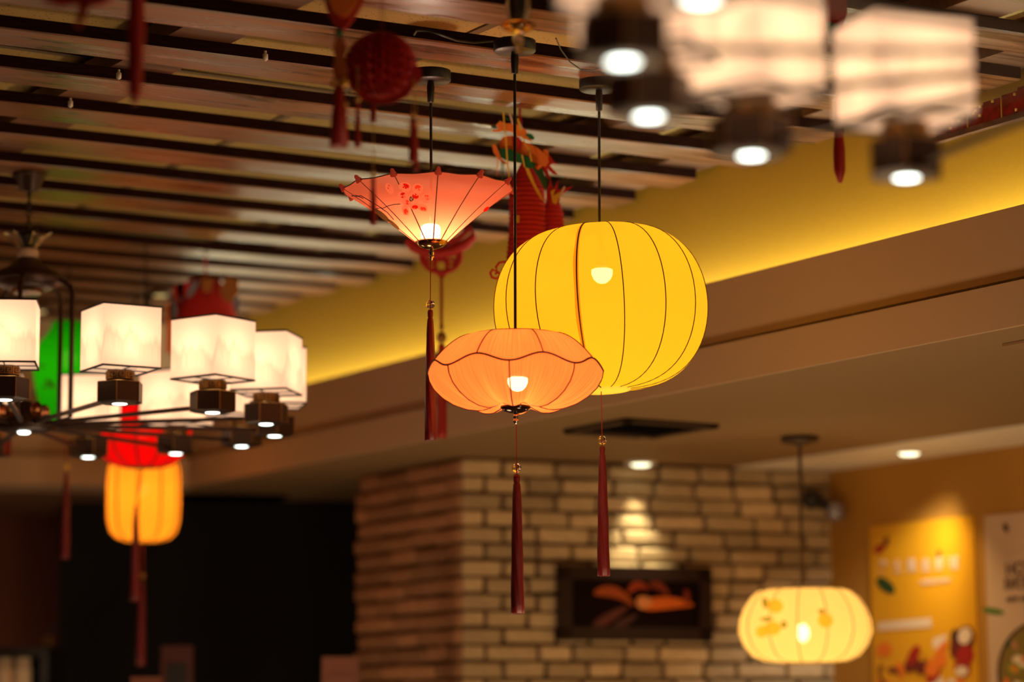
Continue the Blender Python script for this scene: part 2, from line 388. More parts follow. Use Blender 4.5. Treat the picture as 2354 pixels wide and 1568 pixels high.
# ------------------------------------------------------------------ brick pillar wall
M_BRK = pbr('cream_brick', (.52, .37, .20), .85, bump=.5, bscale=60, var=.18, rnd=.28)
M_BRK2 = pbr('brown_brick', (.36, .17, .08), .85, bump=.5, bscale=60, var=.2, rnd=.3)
M_MORT = pbr('dark_mortar', (.09, .045, .02), .95, bump=.3)
c0 = onz(1057, 1051, LZ - CAMZ); c1 = onz(1914, 1081, LZ - CAMZ); c2 = onz(820, 1097, LZ - CAMZ)
dR = (c1 - c0).normalized(); lR = (c1 - c0).length; nR = Vector((dR.y, -dR.x, 0))          # outward, towards the camera
dL = (c2 - c0).normalized(); lL = (c2 - c0).length; nL = Vector((-dL.y, dL.x, 0))
zb = 1.45
pil = G(); zz = Vector((0, 0, 1))
for (o_, e, l, n) in ((c0, dR, lR, nR), (c0, dL, lL, nL)):
    b0 = Vector((o_.x, o_.y, 0)) - n * .02
    pil.box(b0, e * l, -n * .2, zz * LZ)
pillar = struct('wall_brick', pil, M_MORT)
def brick_mesh(w_, h_, d_, m, sd):
    r = random.Random(sd); bm = bmesh.new(); bmesh.ops.create_cube(bm, size=1)
    for v in bm.verts: v.co = Vector((v.co.x * w_, v.co.y * d_, v.co.z * h_)) + Vector([r.uniform(-.0035, .0035) for _ in range(3)])
    bmesh.ops.bevel(bm, geom=bm.edges[:], offset=.005, segments=1, affect='EDGES')
    me = bpy.data.meshes.new('brick'); bm.to_mesh(me); bm.free(); me.materials.append(m); return me
RH = .0548
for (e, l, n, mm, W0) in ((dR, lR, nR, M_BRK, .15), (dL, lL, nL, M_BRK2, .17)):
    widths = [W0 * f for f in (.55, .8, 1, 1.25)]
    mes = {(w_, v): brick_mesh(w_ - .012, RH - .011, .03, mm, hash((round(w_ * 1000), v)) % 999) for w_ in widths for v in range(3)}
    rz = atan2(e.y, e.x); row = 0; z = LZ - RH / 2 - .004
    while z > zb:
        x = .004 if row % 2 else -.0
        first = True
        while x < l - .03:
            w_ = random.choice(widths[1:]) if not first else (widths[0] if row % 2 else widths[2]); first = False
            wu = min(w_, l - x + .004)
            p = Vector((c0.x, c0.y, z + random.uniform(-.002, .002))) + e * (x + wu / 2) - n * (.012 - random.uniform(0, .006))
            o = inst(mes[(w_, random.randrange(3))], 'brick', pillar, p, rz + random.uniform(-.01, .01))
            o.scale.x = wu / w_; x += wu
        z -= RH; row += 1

# ================================================================== LIGHTS OF THE LOWER CEILING
def downlight(px, py, label, r=.035, r2=.055, z=None):
    c = onz(px, py, LZ - CAMZ - .008); c.z = LZ - .008
    t = thing('downlight', c, label, 'downlight', 'downlights of the lower ceiling')
    G().lathe([(r, -.004), (r2, -.004), (r2, .006), (r, .006)], c, 24).build('trim_ring', M_WHITE, t)
    G().lathe([(.0001, -.012), (r * .7, -.010), (r, -.003), (r, .002)], c, 20).build('lens', M_LEDW, t)
    return c
d1 = downlight(1473, 1065, 'round downlight in the lower ceiling close in front of the brick wall')
d2 = downlight(2090, 1040, 'round downlight in the white ceiling strip above the yellow poster')
for c, pw_, sp, dx, dy, cl in ((d1, 20, 54, -.02, .16, (1, .85, .5)), (d2, 8, 78, .15, .08, (1, .72, .28))):
    o = light('SPOT', c + Vector((0, 0, -.03)), pw_, cl, .02, spot=radians(sp), blend=.9)
    o.rotation_euler = Vector((dx, dy, -1)).to_track_quat('-Z', 'Y').to_euler()
# unseen fittings of the same lower ceiling further right
for x, y, pw_, cl, tx, ty in ((1.35, 8.3, 22, (1, .92, .78), -.25, .55), (1.9, 7.2, 8, (1, .75, .45), .2, 0), (1.6, 5.2, 14, (1, .78, .5), .0, 0)):
    o = light('SPOT', (x, y, LZ - .03), pw_, cl, .05, spot=radians(75), blend=.8)
    o.rotation_euler = Vector((tx, ty, -1)).to_track_quat('-Z', 'Y').to_euler()
# added point lights, unseen and without lamp bodies, that lift soffit and brick
light('POINT', (2.3, 7.3, 1.1), 20, (1, .72, .38), .15)
light('POINT', (1.0, 7.4, .9), 12, (1, .72, .36), .15)
light('POINT', (-1.6, 3.6, .9), 3, (1, .50, .24), .15)
for k, q in enumerate((14, 30, 32, 20, 12)):
    light('POINT', PS(p_low - .75, 1.4 + 1.55 * k, 1.0), q * .85, (1, .70, .40), .15)

# ceiling cassette vent
vc = onz(1473, 981, LZ - CAMZ); vc.z = LZ
vent = thing('ceiling_vent', vc, 'dark square air vent in the lower ceiling above the brick wall', 'vent')
def vq(a, b, zz_, off=0): return vc + NN * a + A * b + Vector((0, 0, zz_))
h = .165
gv = G()
for k in range(4):
    pass
gv.box(vq(-h, -h, -.012), NN * 2 * h, A * .03, zz * .012).box(vq(-h, h - .03, -.012), NN * 2 * h, A * .03, zz * .012)
gv.box(vq(-h, -h, -.012), NN * .03, A * 2 * h, zz * .012).box(vq(h - .03, -h, -.012), NN * .03, A * 2 * h, zz * .012)
gv.build('frame', pbr('vent_frame', (.05, .025, .012), .6), vent)
G().box(vq(-h + .02, -h + .02, -.003), NN * (2 * h - .04), A * (2 * h - .04), zz * .002).build('backing', M_DARK, vent)
for k in range(7):
    b = -h + .05 + k * .052
    G().box(vq(-h + .03, b, -.010), NN * (2 * h - .06), A * .018 + zz * .007, zz * .002).build('slat', M_BLACK, vent)
ap = onz(2432, 786, LZ - CAMZ); ap.z = LZ
apt = thing('access_panel', ap, 'flush access panel at the right edge of the lower ceiling', 'panel')
G().box(ap - NN * .09 - A * .09 - zz * .006, NN * .18, A * .18, zz * .006).build('panel', pbr('panel_paint', (.30, .17, .08), .7), apt)

# ================================================================== PAINTING, CAMERA, POSTERS
def RBp(x, y, off=0.): return onplane(x, y, c0 + nR * off, nR)
tl = RBp(1282, 1300, .03); tr = RBp(1632, 1303, .03); bl = RBp(1284, 1472, .03)
pw2 = (tr - tl).length; ph = tl.z - bl.z
pic = thing('painting', (tl + tr) / 2, 'wide dark framed painting with orange brush shapes on the brick wall', 'painting')
def pq(u, v, o=0): return tl + dR * (u * pw2) - zz * (v * ph) + nR * o
gf = G(); fw = .045
e1 = dR * pw2; e2 = -zz * ph
gf.box(pq(0, 0, -.02), e1, -zz * fw, nR * .035).box(pq(0, 1, -.02), e1, zz * fw, nR * .035)
gf.box(pq(0, 0, -.02), dR * fw, e2, nR * .035).box(pq(1, 0, -.02), -dR * fw, e2, nR * .035)
gf.build('frame', pbr('dark_frame_wood', (.022, .006, .004), .5, spec=.3), pic)
G().box(pq(.02, .04, -.02), dR * pw2 * .96, -zz * ph * .92, nR * .02).build('canvas', pbr('dark_canvas', (.010, .003, .002), .9, spec=.1), pic)
def blob(u, v, a, b, ang, o, bend=0, n=28):
    pts = []
    for k in range(n):
        t = 2 * pi * k / n; x = a * cos(t); y = b * sin(t) * (1 - .35 * cos(t)) + bend * x * x / max(a, 1e-6)
        pts.append((u + (x * cos(ang) - y * sin(ang)) / pw2, v + (x * sin(ang) + y * cos(ang)) / ph))
    return [pq(p, q, o) for p, q in pts]
def X(x): return (x - 1282) / 350
def Yv(y): return (y - 1300) / 170
P_ = .0015
for nm, x, y, a, b, ang, bend, col in (
        ('brush_shape', 1530, 1382, .095, .020, -.04, .1, (230, 105, 15)), ('brush_shape', 1478, 1381, .03, .020, -.1, 0, (235, 150, 90)),
        ('brush_shape', 1412, 1360, .075, .018, .28, .3, (170, 70, 5)), ('brush_shape', 1462, 1342, .04, .013, -.15, .5, (170, 55, 5)),
        ('brush_shape', 1515, 1345, .042, .013, .5, .3, (130, 38, 5)), ('brush_shape', 1400, 1415, .075, .016, -.5, 0, (80, 12, 2)),
        ('brush_shape', 1430, 1428, .055, .012, -.5, 0, (60, 6, 2)), ('brush_shape', 1415, 1450, .035, .009, -.15, 0, (90, 40, 8)),
        ('brush_shape', 1575, 1368, .012, .025, 0, 0, (130, 30, 3))):
    G().plate(blob(X(x), Yv(y), a, b, ang, .0012 + P_, bend), nR * .0008).build(nm, pbr('paint_%d_%d_%d' % col, lin(col), .5), pic); P_ += .0004

cc = RBp(1872, 1148, .05)
sec = thing('security_camera', cc, 'small black wall camera with a clear dome on the brick wall edge', 'camera')
G().box(cc - Vector((.03, .0, .025)), (.05, .02, 0), (0, .05, 0), (.012, 0, .05)).ball(cc + Vector((-.01, 0, 0)), .035, 16).build('mount', M_BLACK, sec)
G().tube([cc, cc + Vector((.05, -.02, -.03))], .02, 10).build('arm', M_BLACK, sec)
G().ball(cc + Vector((.068, -.03, -.045)), .035, 20).build('dome', pbr('dome_glass', (.35, .33, .42), .1, .6), sec)

Rn = -NN
def RW(x, y, off=0.): return onplane(x, y, PS(p_rw - off, 0, 0), NN)
def poster(name, x0, x1, ytop, zbot, m, label, th=.008):
    a = RW(x0, ytop, th); b = RW(x1, ytop, th); s0 = a.dot(A); s1 = b.dot(A); z = a.z
    t = thing(name, PS(p_rw - th, (s0 + s1) / 2, zbot), label, 'poster')
    G().box(PS(p_rw - th, s0, zbot), A * (s1 - s0), NN * (th - .001), zz * (z - zbot)).build('sheet', m, t)
    return t, s0, s1, z
M_P1 = pbr('poster_yellow', (.72, .33, .01), .35); M_P2 = pbr('poster_cream', (.60, .40, .27), .45)
t1, a0, a1, az = poster('poster', 1999, 2238, 1210, 1.25, M_P1, 'yellow food poster with pale title characters on the ochre wall, behind the pumpkin lantern')
t2, b0_, b1_, bz = poster('poster', 2262, 2520, 1186, 1.25, M_P2, 'cream food poster with dark lettering at the right edge of the ochre wall')
def text(body, x, y, hpx, m, parent, name='lettering', xs=1):
    """flat lettering printed on a poster of the right wall, centred on the picture point x, y"""
    c = RW(x, y, .0095); c2_ = RW(x, y + hpx, .0095); hgt = abs(c.z - c2_.z)
    cu = bpy.data.curves.new('lettering', 'FONT'); cu.body = body; cu.size = hgt * 1.25; cu.align_x = 'CENTER'; cu.align_y = 'CENTER'; cu.extrude = .0004; cu.offset = hgt * .02
    o = bpy.data.objects.new('tmp', cu); COL.objects.link(o); bpy.context.view_layer.update()
    me = bpy.data.meshes.new_from_object(o.evaluated_get(bpy.context.evaluated_depsgraph_get())); bpy.data.objects.remove(o)
    me.materials.clear(); me.materials.append(m)
    rot = Matrix((-A, zz, -NN)).transposed().to_4x4()
    me.transform(Matrix.Diagonal((xs, 1, 1, 1))); me.transform(rot)
    ob = bpy.data.objects.new(name, me); COL.objects.link(ob); ob.parent = parent; ob.location = c - parent_world(parent); return ob
def wpatch(pts, m, parent, name, off=.0092):
    return G().plate([RW(x, y, off) for x, y in pts], -NN * .0004).build(name, m, parent)
def ell(cx, cy, a, b, ang=0, n=24):
    return [(cx + a * cos(t) * cos(ang) - b * sin(t) * sin(ang), cy + a * cos(t) * sin(ang) + b * sin(t) * cos(ang)) for t in [2 * pi * k / n for k in range(n)]]
M_PT = pbr('print_cream', (.75, .55, .36), .4); M_PD = pbr('print_brown', (.07, .022, .01), .5); M_PG = pbr('print_green', (.015, .05, .01), .5)
M_PR = pbr('print_red', (.35, .01, .004), .5); M_PO = pbr('print_orange', (.75, .16, .01), .5); M_PB = pbr('print_dark_red', (.13, .012, .004), .5)
for i, ch in enumerate('芝士黄金虾球'):
    text(ch, 2031 + i * 32.4, 1306 - i * 1.9, 27, M_PT, t1)
text('· 金黄酥脆 鲜香弹牙 ·', 2150, 1337, 10, M_PT, t1)
wpatch(ell(2022, 1262, 14, 9, -.5), M_PR, t1, 'logo_mark'); wpatch(ell(2037, 1245, 6, 12, .2), M_PB, t1, 'logo_mark', .0096)
wpatch(ell(2036, 1346, 26, 13, .7), M_PG, t1, 'printed_leaf'); wpatch(ell(2158, 1273, 4, 10, .3), M_PG, t1, 'printed_leaf')
wpatch([(2018, 1431), (2140, 1420), (2141, 1442), (2018, 1450)], M_PT, t1, 'print_band')
wpatch([(2145, 1468), (2176, 1458), (2172, 1480), (2148, 1486)], M_PT, t1, 'print_band')
rr_ = random.Random(3)
for k in range(26):
    wpatch(ell(rr_.uniform(2020, 2215), rr_.uniform(1492, 1590), rr_.uniform(8, 20), rr_.uniform(12, 30), rr_.uniform(-.6, .6), 12),
           [M_PO, M_PO, M_PR, M_PB, M_PT, M_P1][k % 6], t1, 'printed_food', .0093 + k * .00003)
wpatch(ell(2212, 1478, 26, 42, .4, 14), M_PB, t1, 'printed_food', .0103)
wpatch(ell(2218, 1462, 15, 20, .3, 14), M_PT, t1, 'printed_food', .0106)
wpatch(ell(2193, 1462, 8, 17, .2, 14), M_PD, t1, 'printed_food', .0106); wpatch(ell(2219, 1507, 20, 24, .3, 14), M_PR, t1, 'printed_food', .0107)
text('HOT', 2342, 1308, 34, M_PD, t2); text('麻辣鲜香', 2352, 1341, 26, M_PD, t2); text('NEW ARRIVAL', 2354, 1377, 15, M_PD, t2)
text('· · · · · · · · ·', 2330, 1268, 10, M_PD, t2); wpatch(ell(2312, 1213, 6, 11, -.3), M_PD, t2, 'logo_mark')
wpatch(ell(2283, 1405, 26, 7, .16), pbr('print_leaf_green', (.06, .16, .01), .5), t2, 'printed_leaf')
wpatch(ell(2390, 1545, 98, 118, 0, 40), M_PD, t2, 'printed_bowl', .0094); wpatch(ell(2390, 1545, 90, 110, 0, 40), pbr('print_olive', (.20, .13, .02), .5), t2, 'printed_bowl', .0097)
for k in range(40):
    wpatch(ell(rr_.uniform(2312, 2460), rr_.uniform(1465, 1600), rr_.uniform(5, 12), rr_.uniform(5, 14), rr_.uniform(0, 3), 9),
           [M_PG, M_PO, M_PT, pbr('print_salmon', (.5, .2, .1), .5), pbr('print_lime', (.25, .3, .02), .5)][k % 5], t2, 'printed_food', .0099 + k * .00003)

# ================================================================== HANGING PARTS
def tassel(g_, top, length, r0, r1, seg=40, n=20):
    """bundle of strands hanging from top"""
    prof = [(.0001, 0), (r0 * .8, -.002), (r0, -.008), (r0 * .95, -.016), (r0 * .8, -.020), (r0 * 1.05, -.024)]
    m_ = 14
    for k in range(1, m_ + 1):
        t = k / m_; prof.append((r0 * 1.05 + (r1 - r0 * 1.05) * t ** .6, -.024 - (length - .024) * t))
    prof.append((r1 * .75, -length - .001)); prof.append((.0001, -length + .004))
    g_.lathe(prof, top, seg, mod=lambda a, z: 1 + (.13 * sin(n * a) + .05 * sin(7 * a + z * 60)) * min(1, max(0, -z - .02) * 30))
    return g_
def pendant_canopy(t, c, r=.0465, hh=.024):
    G().lathe([(.0001, .0), (r * .96, 0), (r, .002), (r, hh)], c, 36).build('ceiling_canopy', M_BLACK, t)
    G().lathe([(.0035, -.05), (.0075, -.048), (.009, -.015), (.0075, .0)], c, 14).build('strain_relief', M_BLACK, t)
def bulb_down(c, r, t, m=M_BULB):
    """globe of a lamp hanging cap up, glowing half below"""
    G().lathe([(.0001, -r * .98), (r * .45, -r * .88), (r * .8, -r * .55), (r, -.1 * r), (r * 1.0, .35 * r), (r * .86, .42 * r), (.0001, .42 * r)], c, 24).build('bulb', m, t)
    G().lathe([(r * .8, .42 * r), (r * .55, 1.5 * r), (r * .42, 1.6 * r), (r * .42, 2.3 * r), (.0001, 2.3 * r)], c, 18).build('lamp_socket', M_WHITE, t)

def lamp_tassel(t, px0, py0, Y, beady, tt, tb, r0, r1, beadr, mt, px1=None):
    px1 = px1 or px0
    p0 = at(px0, py0, Y); pb = at(px0 + (px1 - px0) * .3, beady, Y); pt = at(px0 + (px1 - px0) * .35, tt, Y); pe = at(px1, tb, Y)
    G().tube([p0, pt], .0011, 6).build('thread', M_THREAD, t)
    b = G().ball(pb, beadr, 20).build('bead', M_GLASS if beadr > .0085 else M_GOLDB, t)
    tassel(G(), pt, pt.z - pe.z, r0, r1).build('tassel', mt, t)

# ------------------------------------------------------------------ big yellow lantern
YL = 6.02; sp = YL / F
top = at(1378, 519, YL); R_ = .2495; 
cen = at(1381, 710, YL); tilt = Vector((sin(radians(-3.0)), 0, cos(radians(3.0))))
can = onz(1377, 186, 1.5); can.z = CZ
yl = thing('round_lantern', cen, 'large glowing yellow ribbed round cloth lantern, the biggest lamp in the picture', 'lantern')
pendant_canopy(yl, Vector((can.x, can.y, CZ - .022)))
G().tube([(can.x, can.y, CZ - .03), (can.x * .5 + top.x * .5, (can.y + top.y) / 2, (CZ + top.z) / 2), (top.x, top.y, top.z - .02)], .0032, 8).build('cord', M_BLACK, yl)
M_YS = shade_mat('yellow_cloth', lin((246, 196, 38)), .42, .10, transl=.55)
NR = 15; HZ = .192; ph0 = radians(-62 - 90)
q = Vector((0, 0, 1)).rotation_difference(tilt)
def ypt(a, t, sc=1):
    r = R_ * (max(0, cos(t)) ** .60) * sc; rib = abs(cos(NR * (a - ph0) / 2)) ** .5
    r *= 1 - .016 * (1 - rib ** 1.0)
    return cen + q @ Vector((r * cos(a), r * sin(a), HZ * sin(t)))
t0, t1_ = radians(-85.5), radians(83)
g = G(); g.cap = False
g.grid([[ypt(2 * pi * k / 150, t0 + (t1_ - t0) * j / 34) for k in range(150)] for j in range(35)], True)
g.build('lamp_shade', M_YS, yl)
M_WIRE = pbr('brown_wire', (.12, .05, .008), .6)
for k in range(NR):
    a = ph0 + 2 * pi * k / NR
    r = .0026 if k != 2 else .0045
    o = G().tube([ypt(a, t0 + (t1_ - t0) * j / 30, 1.003) for j in range(31)], .0012 if k != 2 else .0018, 6).build('rib', M_WIRE, yl)
# sewn seam on one rib
a = ph0 + 2 * pi * 2 / NR
rows = [[ypt(a - .030 + .004 * sin(j * .9), t0 + (t1_ - t0) * j / 30, 1.002), ypt(a, t0 + (t1_ - t0) * j / 30, 1.004), ypt(a + .02, t0 + (t1_ - t0) * j / 30, 1.003)] for j in range(31)]
G().grid(rows).build('seam', shade_mat('seam_cloth', lin((225, 150, 25)), .42, .05), yl)
for tt_, nm, mm_ in ((t0, 'bottom_ring', shade_mat('ring_cloth', lin((235, 210, 80)), .45, .05)), (t1_, 'top_ring', M_WIRE)):
    rr = R_ * cos(tt_) ** .60; c_ = cen + q @ Vector((0, 0, HZ * sin(tt_)))
    ring = [c_ + q @ Vector((rr * cos(a), rr * sin(a), 0)) for a in [2 * pi * k / 48 for k in range(49)]]
    G().tube(ring, .0042 if nm == 'bottom_ring' else .002, 8).build(nm, mm_, yl)
rr = R_ * cos(t0) ** .60; c_ = cen + q @ Vector((0, 0, HZ * sin(t0)))
G().lathe([(.008, 0), (rr * .7, -.002), (rr, .0)], c_, 40).build('bottom_cap', shade_mat('ring_cloth', (.8, .6, .1), .5), yl)
bc = at(1384, 629, YL); bulb_down(bc, .0245, yl)
G().tube([top - zz * .01, bc + zz * .05], .004, 8).build('stem', M_BLACK, yl)
light('POINT', bc - zz * .04, .8, (1, .85, .6), .03)
lamp_tassel(yl, 1382, 900, YL, 1012, 1024, 1324, .0068, .0145, .0105, M_TASSEL, 1389)

# ------------------------------------------------------------------ lotus lantern
LY = 5.66; s = LY / F
lc = at(1185, 846, LY); R2 = 203 * s
can = onz(1183, 97, 1.5); can.z = CZ
lt = thing('lotus_lantern', lc, 'low salmon pink petal shaped cloth lantern in front of the big yellow one', 'lantern')
pendant_canopy(lt, Vector((can.x, can.y, CZ - .022)))
G().tube([(can.x, can.y, CZ - .03), (lc.x, lc.y, lc.z + 72 * s)], .0032, 8).build('cord', M_BLACK, lt)
ft = radians(-4 - 90)                      # a trough of the wave faces the camera
def lot(a, v, sc=1, lower=True):
    """v 0 rim .. 1 wave seam .. 2 bottom cap"""
    w_ = cos(8 * (a - ft)); zs = -10 * w_
    pinch = 1 - .055 * (1 - w_) / 2
    if v <= 1:
        up = cos(8 * (a - ft) + pi)        # upper ribs stand on the crests
        p1 = 1 - .03 * (1 - up) / 2 * sin(pi * min(1, v * .5 + .25))
        x = sin(v * pi / 2); r = 101 + (203 * (1 - .03 * (1 - w_) / 2) - 101) * (v ** .85)
        z = 76 + (zs - 76) * (1 - (1 - v) ** 1.0 * (1 + .0 * v)) if False else 76 + (zs - 76) * (v ** 1.55)
        r *= 1 if v in (0,) else (1 - .02 * sin(pi * v) * (1 - up) / 2)
    else:
        t = v - 1
        tab = [(0, 1, 0), (.12, .985, -20), (.25, .93, -42), (.4, .83, -64), (.55, .70, -82), (.7, .55, -94), (.82, .40, -98), (.92, .27, -91), (1, .185, -82)]
        for (ta, ra, za), (tb_, rb, zb_) in zip(tab, tab[1:]):
            if t <= tb_ + 1e-9:
                f_ = (t - ta) / (tb_ - ta); rr_0 = ra + (rb - ra) * f_; z0 = za + (zb_ - za) * f_; break
        k_ = sin(pi * min(1, t * .9 + .05)); e = (1 - w_) / 2
        r = 203 * rr_0 * (1 - .03 * e) * (1 - .07 * e * k_); z = zs * (1 - t) ** 1.5 + z0 + 16 * e * k_ * (t ** .5)
    return lc + Vector((r * cos(a), r * sin(a), z)) * s * sc
M_LS = shade_mat('lotus_cloth', lin((255, 132, 62)), .46, .10, pleat=.26, n=160, transl=.7)
NS = 192
G().grid([[lot(2 * pi * k / NS, j / 12) for k in range(NS)] for j in range(13)][::-1], True).build('upper_shade', M_LS, lt)
G().grid([[lot(2 * pi * k / NS, 1 + j / 24) for k in range(NS)] for j in range(25)][::-1], True).build('petal_shade', M_LS, lt)
M_RW = pbr('red_cord', (.14, .012, .006), .6)
G().tube([lot(2 * pi * k / NS, 1, 1.003) for k in range(NS + 1)], .0021, 6).build('wave_seam', M_RW, lt)
G().tube([lot(2 * pi * k / NS, 0, 1.0) for k in range(NS + 1)], .0019, 6).build('rim', M_RW, lt)
for k in range(8):
    a = ft + k * pi / 4
    G().tube([lot(a, 1 + j / 20, 1.003) for j in range(21)], .0015, 6).build('rib', M_RW, lt)
    a += pi / 8
    G().tube([lot(a, j / 10, 1.003) for j in range(11)], .0014, 6).build('rib', M_RW, lt)
cb = lc + zz * (-92 * s)
G().lathe([(.0001, -.013), (.012, -.0125), (.026, -.008), (.034, -.001), (.033, .003), (.0001, .003)], cb, 32).build('bottom_cap', pbr('black_lacquer', (.02, .008, .006), .12, .3), lt)
G().lathe([(.0001, -.038), (.003, -.036), (.006, -.031), (.006, -.028), (.004, -.027), (.006, -.024), (.005, -.016), (.004, -.012)], cb, 16).build('finial', M_CHROME, lt)
bc = at(1190, 878, LY); bulb_down(bc, .022, lt, M_BULBY)
light('POINT', bc - zz * .045, 2.4, (1, .8, .5), .025)
lamp_tassel(lt, 1187, 958, LY, 1076, 1089, 1410, .0075, .0145, .0105, M_TASSEL, 1189.5)

# ------------------------------------------------------------------ umbrella lamp
UY = 5.9; s = UY / F
apx = at(992, 560, UY); rimc = at(984.5, 438, UY); UR = 199 * s; UH = rimc.z - apx.z
can = onz(990, 166, 1.5); can.z = CZ
um = thing('umbrella_lamp', apx, 'pink upturned paper umbrella lamp with painted red blossoms and knobbed rim', 'lamp')
pendant_canopy(um, Vector((can.x, can.y, CZ - .022)))
G().tube([(can.x, can.y, CZ - .03), (apx.x, apx.y, apx.z + .03)], .0032, 8).build('cord', M_BLACK, um)
ua = radians(8.4 - 90)
ttil = Vector((.0, 0, 1))
def upt(a, t, sc=1):
    """t 0 at the cap, 1 at the rim"""
    w_ = (1 - cos(12 * (a - ua))) / 2
    r = 36 * s + (UR - 36 * s) * t; r *= 1 - .012 * w_ * t
    z = UH * (t + .035 * sin(pi * t)) - .003 * w_ * t ** 3
    off = (rimc - apx); cx = off.x * t
    return apx + Vector((cx + r * cos(a) * sc, r * sin(a) * sc, z + .002 + r * cos(a) * .012))
M_US = shade_mat('umbrella_paper', lin((240, 112, 74)), .24, .14, transl=.75)
G().grid([[upt(2 * pi * k / 144, j / 16) for k in range(144)] for j in range(17)], True).build('paper_shade', M_US, um)
M_UR = pbr('brown_rib', (.22, .04, .015), .5)
for k in range(12):
    a = ua + k * pi / 6
    rib = G().tube([upt(a, j / 8, .996) for j in range(9)], .0014, 6).build('rib', M_UR, um)
    e_ = upt(a, 1); d_ = Vector((cos(a), sin(a), .95)).normalized()
    G().tube([e_ - d_ * .004, e_ + d_ * .006, e_ + d_ * .011, e_ + d_ * .014], [.009, .005, .0045, .0015], 8).build('knob', shade_mat('knob_cloth', lin((205, 90, 60)), .12, 0), um)
G().tube([upt(2 * pi * k / 144, 1) for k in range(145)], .0014, 6).build('rim', M_UR, um)
G().lathe([(.0001, -.014), (.014, -.012), (.028, -.006), (.037, .003), (.036, .006), (.0001, .006)], apx, 36).build('bottom_cap', pbr('antique_brass', (.35, .2, .09), .15, .9), um)
G().lathe([(.0001, -.04), (.003, -.038), (.0035, -.034), (.006, -.032), (.006, -.029), (.0045, -.028), (.0058, -.026), (.0058, -.018), (.004, -.013)], apx, 16).build('finial', M_CHROME, um)
bc = at(990, 534, UY)
G().lathe([(.015, -.024), (.0225, -.012), (.0235, .006), (.021, .014), (.016, .0175), (.0001, .0185)], bc, 24).build('bulb', M_BULBY, um)
light('POINT', bc + zz * .03, 2.3, (1, .76, .55), .025)
lamp_tassel(um, 990, 585, UY, 700, 711, 1012, .0065, .0135, .0105, M_TASSEL, 988)
# painted blossoms, leaves and twigs on the paper
from mathutils.geometry import intersect_line_line
def uproj(x, y, sc=1.006):
    """point of the paper cone seen in direction x, y"""
    C = Vector((0, 0, CAMZ)); d = ray(x, y).normalized(); k = (UH) / (UR - 36 * s)
    best = None; r_lo = 4.9; p = C
    f0_ = None
    for i in range(400):
        tt_ = 5.5 + i * .0025; p = C + d * tt_; h_ = (p.z - apx.z) / UH
        r = sqrt((p.x - apx.x - (rimc - apx).x * h_) ** 2 + (p.y - apx.y) ** 2)
        if 0 <= h_ <= 1.0 and r <= (36 * s + (UR - 36 * s) * h_) * sc * .992: return p - d * .004
    return None
def udecal(pts, m, name):
    ps = [uproj(*p) for p in pts]
    if any(p is None for p in ps): return
    g_ = G(); c = sum(ps, Vector()) / len(ps)
    for i in range(len(ps)): g_.quad(c, ps[i], ps[(i + 1) % len(ps)])
    g_.build(name, m, um)
M_U1 = shade_mat('petal_red_print', lin((238, 70, 35)), .30, .05); M_U2 = shade_mat('petal_deep_print', lin((215, 30, 12)), .26, .03)
M_U3 = shade_mat('leaf_print', lin((95, 90, 50)), .12, .03); M_U4 = pbr('ink_print', (.05, .02, .01), .6); M_U5 = shade_mat('petal_pale_print', lin((250, 140, 90)), .36, .05)
for x, y, a, b, ang in ((895, 434, 8, 14, -.5), (931, 430, 15, 11, .2), (960, 434, 13, 12, .3), (926, 451, 12, 12, 0), (954, 453, 13, 11, .2), (980, 456, 11, 11, .2),
                        (935, 467, 10, 9, .5), (953, 474, 12, 8, 0), (972, 478, 12, 8, .4), (932, 484, 8, 12, -.3)):
    udecal(ell(x, y, a, b, ang, 16), M_U5, 'painted_petal')
    udecal(ell(x + 1, y - 2 if y < 470 else y + 2, a * .6, b * .55, ang, 14), M_U2 if (x + y) % 2 else M_U1, 'painted_petal')
udecal(ell(946, 457, 5, 7, .4, 10), M_U3, 'painted_leaf')
for x, y, a, b, ang in ((828, 461, 22, 8, .55), (850, 476, 16, 9, .6), (878, 495, 22, 6, .7), (905, 516, 18, 4, .72), (922, 532, 13, 3.5, .74)):
    udecal(ell(x, y, a, b, ang, 18), M_U3, 'painted_leaf')
udecal(ell(1107, 490, 13, 7, -.7, 16), M_U1, 'painted_petal'); udecal(ell(1103, 496, 8, 5, -.6, 14), M_U2, 'painted_petal'); udecal(ell(1118, 481, 8, 4, -.7, 14), M_U2, 'painted_petal')
def uline(pts, nm='painted_twig', r=.0009):
    ps = [uproj(*p) for p in pts]
    if all(ps): G().tube(ps, r, 5).build(nm, M_U4, um)
uline([(880, 479), (890, 474), (905, 470), (920, 469)]); uline([(815, 452), (830, 450), (850, 462), (880, 480)])
uline([(812, 452), (808, 450), (818, 449), (835, 456)]); uline([(860, 481), (875, 478), (890, 488), (905, 505)])

